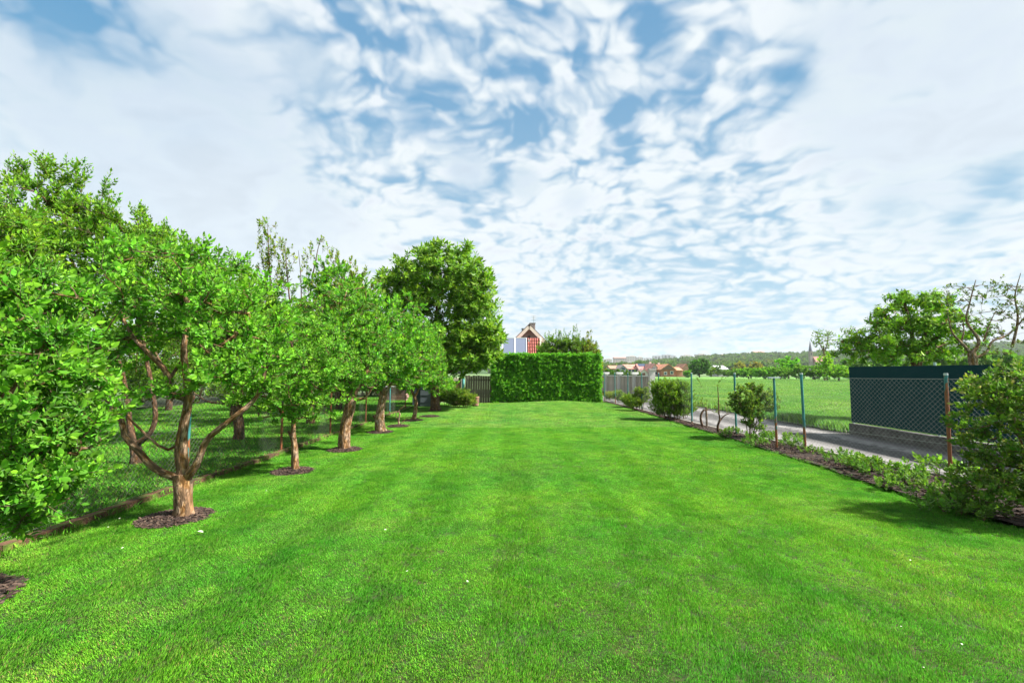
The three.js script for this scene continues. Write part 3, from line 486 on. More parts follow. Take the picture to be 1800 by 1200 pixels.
// dark green privacy screen beyond the lane
{
  const X = 8.98, org = V(X, -0.1, -12.1), t = thing('screen_fence', 'dark green fabric privacy screen on posts above a low concrete base wall beyond the lane', 'fence', org);
  const cloth = new THREE.MeshPhysicalMaterial({ color: new THREE.Color().setRGB(0.006, 0.036, 0.040), roughness: 0.95, specularIntensity: 0.25, bumpMap: gritH, bumpScale: 0.003 }), zs = [12.1, 9.7, 7.3, 4.9, 2.5];
  for (let k = 0; k < 4; k++) {
    const a = zs[k], b = zs[k + 1];
    new MB(org).hexa([V(X - 0.11, -0.15, -b + 0.003), V(X + 0.11, -0.15, -b + 0.003), V(X + 0.11, -0.15, -a), V(X - 0.11, -0.15, -a)], [V(X - 0.1, 0.20, -b + 0.003), V(X + 0.1, 0.20, -b + 0.003), V(X + 0.1, 0.21, -a), V(X - 0.1, 0.21, -a)]).build('base_wall', darkConcrete, t);
    const g = new THREE.PlaneGeometry(a - b, 1.45, 24, 14), p = g.attributes.position;
    for (let i = 0; i < p.count; i++) { const u = p.getX(i), v = p.getY(i), e = Math.min(1, (1.2 - Math.abs(u)) / 0.3); p.setZ(i, e * ((fbm(u * 2 + k * 5, v * 1.2, 3) - 0.5) * 0.06 + Math.sin(u * 9 + v * 2.3 + k) * 0.006)); }
    g.computeVertexNormals(); g.rotateY(-Math.PI / 2); g.translate(X - 0.03 - org.x, 0.24 + 0.725 - org.y, -(a + b) / 2 - org.z);
    const m = meshOf('screen_panel', g, cloth, t); cloth.side = THREE.DoubleSide;
  }
  zs.forEach((z, k) => new MB(org).tube([V(X + 0.03, 0.1, -z), V(X + 0.03, k === 1 ? 1.76 : 1.69, -z)], 0.024, 10, true).build('post', std([0.3, 0.42, 0.42], 0.5), t));
  for (const y of [0.26, 1.67]) new MB(org).tube([V(X + 0.005, y, -12.1), V(X + 0.005, y, -2.5)], 0.004, 5, false).build('tension_wire', wireMat, t);
}
// ------------------------------------------------------------------ the row of fruit trees along the left edge of the lawn
const ROW = 'fruit trees in a row along the lawn', LY = (p) => p.setY(lawnY(p.x, p.z) - 0.03);
{ // nearest tree, its trunk just outside the frame, boughs hanging low
  const b = LY(V(-3.98, 0, -3.1)), d = 3.2;
  growTree({ name: 'apple_tree', label: 'apple tree with big glossy leaves whose boughs hang nearly to the lawn', group: ROW, seed: 1, kind: 'apple', twigs: 420, perTwig: 4, scale: 0.88, leafParts: 300, up: 0.35, twigR: 0.003,
    limbs: [{ pts: [b, V(-3.97, 0.4, -3.1), V(-4.0, 0.85, -3.12)], r0: 0.10, r1: 0.075, flare: 0.4 }, { pts: [V(-4.0, 0.8, -3.12), V(-3.7, 1.1, -3.1), V(-3.4, 1.4, -3.1), V(-3.2, 1.75, -3.1)], r0: 0.055, r1: 0.02 }, { pts: [V(-4.0, 0.85, -3.12), V(-4.15, 1.4, -3.2), V(-4.0, 2.0, -3.2)], r0: 0.055, r1: 0.02 }, { pts: [V(-3.98, 0.75, -3.1), V(-3.6, 0.95, -3.3), V(-3.2, 0.95, -3.4)], r0: 0.04, r1: 0.015 }],
    blobs: [blob(5, 600, d, 105, 140, 0.7, 5), blob(70, 700, d, 80, 95, 0.55, 3.6), blob(60, 800, d, 70, 55, 0.5, 2), blob(55, 855, d, 62, 45, 0.4, 1.5), blob(-40, 850, d, 65, 70, 0.5, 2), blob(-120, 620, d, 120, 190, 0.8, 3), blob(95, 630, d, 55, 60, 0.4, 1.2), blob(0, 500, d, 70, 50, 0.5, 1.2), blob(0, 915, d, 38, 28, 0.2, 0.6)] });
}
{ // low forked apple tree
  const d = 4.94, b = LY(at(322, 905, d));
  growTree({ name: 'apple_tree', label: 'apple tree with a short orange brown trunk forking low into three crooked limbs', group: ROW, seed: 2, growZ: 1.4, kind: 'apple', twigs: 340, perTwig: 4, scale: 0.92, leafParts: 300, up: 0.45, bark: BARK.apple, twigR: 0.0032, sides: 14,
    limbs: [{ pts: [b, at(322, 880, d), at(323, 855, d), at(322, 832, d)], r0: 0.086, r1: 0.088, flare: 0.3, sides: 18 },
      { pts: [at(322, 838, d), at(318, 800, d), at(320, 760, d), at(330, 705, d), at(326, 650, d), at(322, 615, d), at(330, 560, d), at(322, 500, d)], r0: 0.068, r1: 0.02, sides: 14 },
      { pts: [at(320, 840, d - 0.02), at(290, 833, d - 0.06), at(266, 818, d - 0.1), at(243, 792, d - 0.12), at(220, 768, d - 0.12), at(213, 740, d - 0.1), at(200, 712, d - 0.1), at(170, 690, d)], r0: 0.045, r1: 0.022, sides: 12 },
      { pts: [at(326, 842, d - 0.02), at(346, 815, d - 0.05), at(362, 775, d - 0.05), at(392, 748, d), at(430, 718, d + 0.05), at(450, 698, d + 0.1), at(470, 640, d + 0.1)], r0: 0.044, r1: 0.018, sides: 12 },
      { pts: [at(309, 784, d), at(292, 790, d - 0.1), at(270, 777, d - 0.15), at(240, 748, d - 0.2), at(225, 735, d - 0.2)], r0: 0.017, r1: 0.009, sides: 8 },
      { pts: [at(326, 700, d), at(300, 690, d), at(293, 655, d - 0.05), at(262, 622, d - 0.1), at(236, 596, d - 0.1), at(215, 560, d)], r0: 0.04, r1: 0.016, sides: 10 },
      { pts: [at(331, 690, d), at(352, 640, d - 0.1), at(366, 618, d - 0.15), at(405, 597, d - 0.15), at(440, 560, d)], r0: 0.032, r1: 0.014, sides: 10 }],
    blobs: [blob(330, 505, d, 120, 70, 0.8, 4.2), blob(245, 545, d, 75, 85, 0.7, 3), blob(430, 560, d, 70, 85, 0.7, 3), blob(300, 545, d + 0.3, 90, 50, 0.6, 1.8), blob(440, 650, d - 0.2, 55, 50, 0.5, 1.5), blob(265, 695, d - 0.3, 62, 18, 0.25, 0.7), blob(385, 655, d - 0.35, 50, 34, 0.3, 0.9), blob(195, 620, d, 40, 50, 0.4, 0.7)] });
}
{ // slender young tree
  const d = 7.25, b = LY(at(519, 825, d));
  growTree({ name: 'apple_tree', label: 'slender young apple tree with a thin straight pale trunk and a cut side stub', group: ROW, seed: 3, growZ: 1.4, kind: 'apple', grow: 1.16, scale: 0.9, twigs: 250, perTwig: 5, up: 0.4, twigR: 0.0033, tint: [1.1, 1.04, 1.2],
    limbs: [{ pts: [b, at(518, 790, d), at(515, 760, d), at(517, 725, d), at(520, 660, d), at(512, 600, d)], r0: 0.058, r1: 0.02, flare: 0.3, skip: 12 }, { pts: [at(516, 775, d), at(510, 765, d), at(507, 757, d)], r0: 0.03, r1: 0.02 }, { pts: [at(518, 735, d), at(490, 730, d), at(455, 735, d)], r0: 0.022, r1: 0.01 }, { pts: [at(519, 700, d), at(545, 670, d), at(580, 650, d)], r0: 0.025, r1: 0.01 }],
    blobs: [blob(515, 630, d, 70, 75, 0.7, 4), blob(470, 690, d, 50, 40, 0.6, 1.8), blob(555, 675, d, 45, 50, 0.6, 1.8), blob(590, 640, d, 30, 40, 0.4, 0.9), blob(450, 640, d, 40, 50, 0.5, 1), blob(520, 720, d, 50, 25, 0.4, 0.8)] });
}
{ // leaning brown trunk
  const d = 9.3, b = LY(at(605, 787, d));
  growTree({ name: 'apple_tree', label: 'apple tree with a thick brown trunk leaning right and dividing under a dense crown', group: ROW, seed: 4, growZ: 1.4, kind: 'appleFar', grow: 1.2, twigs: 350, perTwig: 4, up: 0.45, twigR: 0.004, tint: [0.95, 0.98, 1],
    limbs: [{ pts: [b, at(606, 755, d), at(612, 722, d), at(619, 695, d)], r0: 0.115, r1: 0.10, flare: 0.2, sides: 12 }, { pts: [at(618, 700, d), at(630, 680, d), at(640, 665, d), at(650, 620, d)], r0: 0.06, r1: 0.03 }, { pts: [at(617, 700, d), at(603, 690, d), at(585, 678, d), at(570, 640, d)], r0: 0.05, r1: 0.02 }, { pts: [at(619, 697, d), at(615, 660, d), at(605, 600, d), at(598, 540, d)], r0: 0.06, r1: 0.02 }, { pts: [at(622, 702, d), at(640, 700, d), at(652, 685, d)], r0: 0.04, r1: 0.018 }],
    blobs: [blob(605, 555, d, 62, 65, 0.8, 4), blob(640, 620, d, 50, 50, 0.7, 2.4), blob(570, 625, d, 48, 50, 0.7, 2.2), blob(610, 660, d, 60, 28, 0.6, 1.6), blob(580, 500, d, 30, 30, 0.4, 0.8)] });
}
{ // pale grey knobbly trunk
  const d = 11.9, b = LY(at(670, 758, d));
  growTree({ name: 'apple_tree', label: 'apple tree with a pale grey trunk and a sawn knob on its side', group: ROW, seed: 5, growZ: 1.4, kind: 'appleFar', grow: 1.15, twigs: 310, perTwig: 4, up: 0.45, twigR: 0.0045, bark: BARK.pale, tint: [0.98, 1.06, 1], scale: 1.1,
    limbs: [{ pts: [b, at(667, 738, d), at(669, 718, d), at(673, 695, d)], r0: 0.135, r1: 0.10, flare: 0.25, sides: 12 }, { pts: [at(667, 736, d), at(661, 733, d), at(658, 729, d)], r0: 0.07, r1: 0.06 }, { pts: [at(672, 700, d), at(690, 670, d), at(715, 640, d)], r0: 0.06, r1: 0.025 }, { pts: [at(673, 698, d), at(665, 650, d), at(680, 590, d)], r0: 0.06, r1: 0.025 }, { pts: [at(671, 700, d), at(650, 675, d), at(635, 660, d)], r0: 0.04, r1: 0.018 }],
    blobs: [blob(685, 580, d, 65, 60, 1.0, 4), blob(735, 605, d, 40, 45, 0.8, 2), blob(660, 645, d, 45, 38, 0.8, 1.8), blob(715, 655, d, 45, 32, 0.7, 1.8), blob(640, 600, d, 35, 45, 0.6, 1)] });
}
{ // leafless sapling
  const d = 13.3, b = LY(at(702, 747, d));
  growTree({ name: 'sapling', label: 'thin leafless crooked sapling between the pale grey trunk and the next tree', category: 'sapling', group: ROW, seed: 6, bark: BARK.pale, twigs: 0, blobs: [[b, [1, 1, 1], 1]],
    limbs: [{ pts: [b, at(700, 738, d), at(703, 728, d), at(700, 722, d), at(706, 717, d), at(711, 713, d)], r0: 0.028, r1: 0.012 }, { pts: [at(702, 742, d), at(696, 732, d), at(697, 722, d)], r0: 0.018, r1: 0.008 }, { pts: [at(703, 745, d), at(712, 738, d), at(718, 732, d)], r0: 0.014, r1: 0.006 }] });
}
{ // thin trunk beyond the sapling
  const d = 14.8, b = LY(at(726, 738, d));
  growTree({ name: 'apple_tree', label: 'apple tree with a thin light trunk forking just below its leaves, beyond the leafless sapling', group: ROW, seed: 7, growZ: 1.4, kind: 'appleFar', grow: 1.12, twigs: 240, perTwig: 5, bark: BARK.apple, tint: [1.05, 1.05, 1], scale: 1.15, twigR: 0.005,
    limbs: [{ pts: [b, at(730, 722, d), at(731, 705, d), at(727, 694, d), at(722, 680, d), at(725, 650, d)], r0: 0.075, r1: 0.03, flare: 0.2 }, { pts: [at(729, 697, d), at(738, 680, d), at(750, 660, d)], r0: 0.04, r1: 0.02 }],
    blobs: [blob(740, 625, d, 38, 42, 0.9, 3), blob(755, 655, d, 32, 26, 0.8, 1.6), blob(720, 660, d, 28, 25, 0.7, 1.2), blob(775, 675, d, 22, 16, 0.5, 0.6)] });
}
{ // big dark tree at the end of the row
  const d = 18.6, b = LY(at(765, 721, d));
  growTree({ name: 'chestnut_tree', label: 'big broad dark green tree with clustered leaves, tall beside the clipped hedge', seed: 8, kind: 'chestnut', twigs: 1350, perTwig: 4, bark: BARK.dark, scale: 1.35, up: 0.7, twigR: 0.007, spread: 0.6, fill: 0.4,
    limbs: [{ pts: [b, at(765, 700, d), at(763, 680, d), at(766, 650, d)], r0: 0.20, r1: 0.16, flare: 0.35, sides: 12 }, { pts: [at(766, 655, d), at(770, 600, d), at(768, 540, d), at(775, 480, d)], r0: 0.12, r1: 0.04 }, { pts: [at(766, 660, d), at(800, 620, d), at(825, 570, d), at(840, 520, d)], r0: 0.09, r1: 0.03 }, { pts: [at(764, 655, d), at(735, 610, d), at(715, 550, d), at(705, 500, d)], r0: 0.09, r1: 0.03 }, { pts: [at(766, 660, d), at(800, 650, d), at(840, 640, d)], r0: 0.06, r1: 0.02 }],
    blobs: [blob(775, 500, d, 95, 62, 2.2, 5), blob(830, 545, d, 52, 75, 1.6, 3.4), blob(710, 510, d, 48, 55, 1.6, 2.6), blob(800, 610, d, 72, 42, 1.6, 3), blob(855, 600, d, 38, 42, 1.0, 1.4), blob(740, 590, d, 60, 50, 1.4, 2), blob(790, 450, d, 60, 18, 1.2, 1), blob(805, 638, d, 66, 24, 1.3, 1.6), blob(850, 625, d, 32, 30, 1.0, 1)] });
}
// ------------------------------------------------------------------ the orchard beyond the left fence
const ORCH = 'orchard trees beyond the left fence', OY = (p) => p.setY(0.0);
{
  const d = 7.6, b = OY(at(238, 817, d));
  growTree({ name: 'orchard_tree', label: 'tall orchard tree with a bent double trunk seen past the low forked apple tree', group: ORCH, seed: 21, kind: 'orchard', twigs: 420, perTwig: 5, bark: BARK.dark, up: 0.9, twigR: 0.004, spread: 0.5,
    limbs: [{ pts: [b, at(238, 800, d), at(236, 780, d)], r0: 0.09, r1: 0.08, flare: 0.2 }, { pts: [at(237, 783, d), at(262, 762, d), at(272, 735, d), at(268, 690, d), at(250, 600, d), at(230, 500, d), at(225, 430, d)], r0: 0.05, r1: 0.02 }, { pts: [at(236, 783, d), at(228, 750, d), at(222, 700, d), at(210, 640, d), at(160, 540, d), at(110, 420, d)], r0: 0.055, r1: 0.02 }, { pts: [at(224, 690, d), at(190, 650, d), at(170, 600, d)], r0: 0.04, r1: 0.02 }],
    blobs: [blob(85, 400, d, 70, 75, 1.1, 4), blob(190, 425, d, 70, 75, 1.1, 4), blob(275, 460, d, 55, 60, 0.9, 2.6), blob(20, 420, d, 60, 80, 0.9, 2), blob(150, 500, d, 130, 60, 1.2, 3), blob(310, 480, d, 40, 50, 0.7, 1.4), blob(90, 330, d, 40, 40, 0.5, 0.8)],
    shoots: [[35, 300, 30], [85, 288, 30], [135, 290, 34], [190, 325, 30], [250, 372, 24], [300, 404, 20]].map(([x, y, n]) => ({ pts: [at(x - 8, y + 90, d), at(x, y, d)], n, w: 0.22 })) });
}
{
  const d = 5.9, b = OY(V(-7.6, 0, -d));
  growTree({ name: 'orchard_tree', label: 'leafy orchard tree close behind the boughs that hang nearly to the lawn', group: ORCH, seed: 22, kind: 'orchard', twigs: 300, perTwig: 5, bark: BARK.dark, up: 0.7,
    limbs: [{ pts: [b, V(-7.6, 0.6, -d), V(-7.5, 1.2, -d)], r0: 0.12, r1: 0.1 }, { pts: [V(-7.5, 1.2, -d), V(-7.1, 2.0, -d), V(-6.8, 3.0, -d)], r0: 0.07, r1: 0.03 }, { pts: [V(-7.5, 1.2, -d), V(-8.0, 2.0, -d), V(-8.2, 3.0, -d)], r0: 0.07, r1: 0.03 }],
    blobs: [blob(-60, 420, d, 110, 110, 1.2, 4), blob(10, 440, d, 60, 80, 0.8, 1.6), blob(-80, 560, d, 120, 90, 1.0, 2)] });
}
{
  const d = 10.2, b = OY(at(420, 777, d));
  growTree({ name: 'orchard_tree', label: 'orchard tree on a straight dark trunk standing behind the slender young apple tree', group: ORCH, seed: 23, kind: 'orchard', twigs: 330, perTwig: 5, bark: BARK.dark, up: 0.8, twigR: 0.0045, spread: 0.5,
    limbs: [{ pts: [b, at(420, 750, d), at(417, 722, d), at(418, 690, d)], r0: 0.12, r1: 0.1, flare: 0.15 }, { pts: [at(418, 722, d), at(395, 710, d), at(365, 706, d), at(340, 690, d)], r0: 0.04, r1: 0.015 }, { pts: [at(418, 695, d), at(405, 620, d), at(395, 540, d)], r0: 0.08, r1: 0.03 }, { pts: [at(418, 695, d), at(450, 630, d), at(460, 560, d)], r0: 0.07, r1: 0.025 }],
    blobs: [blob(400, 510, d, 55, 50, 1.1, 3), blob(370, 560, d, 60, 55, 1.1, 3), blob(450, 560, d, 55, 55, 1.1, 3), blob(330, 500, d, 50, 50, 1.0, 1.6), blob(400, 620, d, 90, 40, 1.0, 2.4)],
    shoots: [[347, 442, 14], [405, 446, 20], [440, 460, 18]].map(([x, y, n]) => ({ pts: [at(x - 6, y + 70, d), at(x, y, d)], n, w: 0.2 })) });
}
{
  const d = 13.4, b = OY(at(546, 747, d));
  growTree({ name: 'orchard_tree', label: 'orchard tree with tall upright whippy shoots rising above the other crowns', group: ORCH, seed: 24, kind: 'shoot', twigs: 330, perTwig: 4, bark: BARK.dark, up: 1.0, twigR: 0.005, spread: 0.45,
    limbs: [{ pts: [b, at(545, 720, d), at(543, 690, d)], r0: 0.13, r1: 0.11 }, { pts: [at(543, 695, d), at(500, 620, d), at(480, 540, d), at(472, 450, d), at(470, 395, d)], r0: 0.07, r1: 0.006 }, { pts: [at(543, 695, d), at(520, 600, d), at(508, 520, d), at(500, 425, d)], r0: 0.06, r1: 0.006 }, { pts: [at(543, 695, d), at(550, 600, d), at(545, 520, d), at(556, 450, d), at(563, 418, d)], r0: 0.05, r1: 0.005 }, { pts: [at(543, 695, d), at(570, 600, d), at(585, 520, d), at(596, 450, d)], r0: 0.06, r1: 0.006 }, { pts: [at(530, 560, d), at(528, 480, d), at(524, 440, d)], r0: 0.02, r1: 0.005 }],
    blobs: [blob(480, 560, d, 55, 50, 1.4, 3), blob(540, 590, d, 50, 60, 1.4, 2), blob(590, 540, d, 45, 45, 1.2, 2.2), blob(620, 520, d, 40, 40, 1.2, 1.6), blob(500, 640, d, 80, 50, 1.4, 2), blob(640, 510, d, 30, 35, 1, 1)],
    shoots: [[468, 392, 64, 95], [500, 425, 52, 90], [540, 445, 26, 70], [563, 420, 9, 24], [592, 445, 44, 60], [612, 462, 24, 50], [484, 440, 20, 60]].map(([x, y, n, h]) => ({ pts: [at(x - 2, y + h, d), at(x, y, d)], n, w: 0.42 })) });
}
for (const [x, d, h, w, seed, label] of [[-9.4, 15.5, 5.2, 2.7, 31, 'orchard tree on a dark trunk deep in the shade, second row from the fence'], [-7.0, 18.5, 5.2, 2.5, 32, 'rounded orchard tree deep in the orchard straight behind the whippy shoots'], [-11.5, 11, 4.4, 2.6, 33, 'broad orchard tree far from the fence behind the bent double trunk'], [-8.8, 23, 6.0, 2.8, 34, 'orchard tree at the back of the orchard near the dark shed'], [-13.5, 18, 5.2, 3.0, 35, 'big orchard tree closing the view at the back of the orchard'], [-5.9, 16.8, 4.5, 1.4, 36, 'small orchard tree just over the fence behind the pale grey trunk']]) {
  const b = V(x, 0, -d);
  growTree({ name: 'orchard_tree', label, group: ORCH, seed, kind: 'orchard', twigs: 240, perTwig: 5, bark: BARK.dark, up: 0.7, twigR: 0.005, scale: 1.3,
    limbs: [{ pts: [b, V(x + 0.03, 0.6, -d), V(x - 0.03, 1.3, -d)], r0: 0.13, r1: 0.1, flare: 0.2 }, { pts: [V(x - 0.03, 1.25, -d), V(x + w * 0.25, h * 0.5, -d), V(x + w * 0.35, h * 0.75, -d)], r0: 0.07, r1: 0.03 }, { pts: [V(x - 0.03, 1.25, -d), V(x - w * 0.25, h * 0.5, -d), V(x - w * 0.35, h * 0.75, -d)], r0: 0.07, r1: 0.03 }],
    blobs: [[V(x, h * 0.66, -d), [w * 0.8, h * 0.32, w * 0.8], 4], [V(x + w * 0.5, h * 0.55, -d + 0.4), [w * 0.5, h * 0.22, w * 0.5], 2], [V(x - w * 0.5, h * 0.55, -d + 0.3), [w * 0.5, h * 0.22, w * 0.5], 2]] });
}
// a dense boundary of shrubs closing the orchard at its far side
for (const [x, d, r, h, label] of [[-16, 9, 2.2, 3.4, 'dense tall shrub on the far side of the orchard, first from the open grass'], [-17, 14, 2.4, 3.6, 'dense tall shrub on the far side of the orchard behind the broad tree'], [-16.5, 20, 2.6, 3.6, 'dense tall shrub on the far side of the orchard beside the big closing tree'], [-15, 26, 2.8, 3.8, 'dense tall shrub in the far corner of the orchard'], [-11, 28, 2.6, 3.4, 'dense shrub at the back of the orchard left of the dark shed'], [-7.4, 28.5, 2.2, 3.0, 'dense shrub at the back of the orchard behind the dark shed'], [-18.5, 17, 2.6, 3.8, 'dense tall shrub on the far side of the orchard, set back from its neighbours'], [-16, 23, 2.6, 3.6, 'dense tall shrub on the far side of the orchard just before the corner'], [-12.8, 27, 2.2, 3.4, 'dense shrub at the back of the orchard next to the corner one'], [-9.2, 29, 2.2, 3.3, 'dense shrub at the back of the orchard between the corner and the shed']])
  growTree({ name: 'boundary_shrub', label, category: 'shrub', group: 'shrubs closing the orchard', seed: Math.round(40 - x * 3 + d), kind: 'orchard', twigs: 260, perTwig: 4, bark: BARK.dark, scale: 1.7, twigR: 0.006,
    limbs: [0, 1, 2].map((k) => ({ pts: [V(x + (k - 1) * 0.2, 0, -d), V(x + (k - 1) * 0.5, h * 0.3, -d), V(x + (k - 1) * 0.9, h * 0.7, -d)], r0: 0.06, r1: 0.02 })), blobs: [[V(x, h * 0.5, -d), [r, h * 0.5, r * 0.7], 3], [V(x, h * 0.28, -d), [r * 1.1, h * 0.28, r * 0.8], 1.4]] });

// ------------------------------------------------------------------ right side: bushes, vines and low plants in the bed; trees beyond the screen
{
  const d = 4.9, b = V(5.6, 0.0, -d), S = (x, y, z) => V(5.6 + x, y, -d + z);
  growTree({ name: 'leafy_bush', label: 'big spreading dark leafy bush in the soil bed, hiding the end of the screen fence', category: 'bush', seed: 51, kind: 'bush', twigs: 380, perTwig: 3, leafParts: 300, up: 0.55, twigR: 0.0028, bark: BARK.grey, scale: 0.95, trunkName: 'stem', limbName: 'stem',
    limbs: [[-0.1, 0.5], [0.25, 0.6], [0.5, 0.3], [-0.25, 0.35], [0.1, -0.3]].map(([x, z], k) => ({ pts: [S((k - 2) * 0.05, 0, 0), S(x * 0.4, 0.45, z * 0.4), S(x, 1.0, z), S(x * 1.3, 1.45, z * 1.2)], r0: 0.024, r1: 0.008 })),
    blobs: [blob(1785, 770, d, 55, 80, 0.6, 3.0), blob(1800, 690, d, 62, 48, 0.55, 2.6), blob(1740, 860, d, 38, 28, 0.4, 0.9), blob(1800, 850, d, 75, 50, 0.6, 2.2), blob(1715, 750, d, 24, 18, 0.3, 0.35), blob(1870, 750, d, 80, 100, 0.65, 2.5), blob(1735, 685, d, 26, 18, 0.25, 0.35)] });
}
{
  const d = 14.9, b = V(5.42, 0, -d), k = d / FOCAL;
  growTree({ name: 'dense_bush', label: 'dense upright bushy shrub with narrow leaves at the fence before the white pillar', category: 'bush', seed: 52, kind: 'shrub', twigs: 330, perTwig: 6, up: 1.1, twigR: 0.003, bark: BARK.grey, spread: 0.45, trunkName: 'stem', limbName: 'stem', tint: [0.82, 0.9, 0.9],
    limbs: [-3, -2, -1, 0, 1, 2, 3].map((q) => ({ pts: [V(b.x + q * 0.08 - 0.15, 0, -d + (q % 2) * 0.1), V(b.x + q * 0.14 - 0.15, 0.5, -d), V(b.x + q * 0.19 - 0.15, 1.05, -d)], r0: 0.015, r1: 0.005 })), blobs: [blob(1180, 698, d, 36, 24, 0.55, 3), blob(1182, 718, d, 38, 18, 0.55, 2), blob(1165, 690, d, 20, 14, 0.4, 0.7)] });
  const d2 = 9.9, c = onGround(1322, 772, 0);
  growTree({ name: 'currant_bush', label: 'airy currant bush with visible bare stems between two teal fence posts', category: 'bush', seed: 53, kind: 'currant', twigs: 150, perTwig: 4, up: 0.9, twigR: 0.003, bark: BARK.grey, spread: 0.6, trunkName: 'stem', limbName: 'stem', tint: [1.1, 1, 1.1],
    limbs: [[-0.35, 1.1], [-0.15, 1.25], [0.05, 1.3], [0.3, 1.15], [0.55, 0.95], [-0.05, 0.8]].map(([x, h], q) => ({ pts: [V(c.x + (q - 3) * 0.03, 0, c.z), V(c.x + x * 0.4, h * 0.45, c.z + (q % 2) * 0.06), V(c.x + x, h, c.z)], r0: 0.013, r1: 0.004 })), blobs: [blob(1318, 705, -c.z, 28, 32, 0.4, 3), blob(1352, 705, -c.z, 18, 24, 0.35, 1.4), blob(1300, 715, -c.z, 12, 20, 0.3, 0.8), blob(1328, 740, -c.z, 24, 24, 0.3, 1.1), blob(1335, 770, -c.z, 24, 12, 0.2, 0.4)] });
}
function vine(label, px, py, arms, seed) {
  const b = onGround(px, py, 0.02), d = -b.z;
  growTree({ name: 'grape_vine', label, category: 'vine', group: 'grape vines by the lane', seed, kind: 'currant', twigs: 10, perTwig: 2, scale: 0.6, bark: BARK.dark, up: 0.4, twigR: 0.002, tint: [1.2, 1, 0.9], limbs: arms.map((a, k) => ({ pts: pl(d, ...a), r0: k ? 0.022 : 0.034, r1: k ? 0.008 : 0.028 })), blobs: [blob(px, py - 40, d, 22, 12, 0.2, 1), blob(px + 4, py - 85, d, 26, 20, 0.15, 0.5)] });
}
vine('gnarled dark grape vine with a stubby arm trained along the fence wire', 1236, 750, [[1236, 750, 1232, 738, 1233, 727, 1238, 720], [1238, 721, 1246, 720, 1254, 722]], 61);
vine('gnarled dark grape vine forking into two arms beside the airy currant bush', 1263, 760, [[1263, 760, 1262, 748, 1266, 738], [1266, 739, 1274, 730, 1284, 726], [1266, 738, 1264, 725, 1263, 700, 1262, 680]], 62);
{ // short stake of the first vine
  const b = onGround(1238, 749, 0.02); const m = new MB(b).tube([b.clone().add(V(0.08, -0.1, 0)), b.clone().add(V(0.07, 0.55, 0))], 0.03, 8, true).build('wooden_stake', BARK.grey); m.position.copy(b); tag(m, 'short grey wooden stake beside the gnarled vine with a stubby arm', 'stake');
}
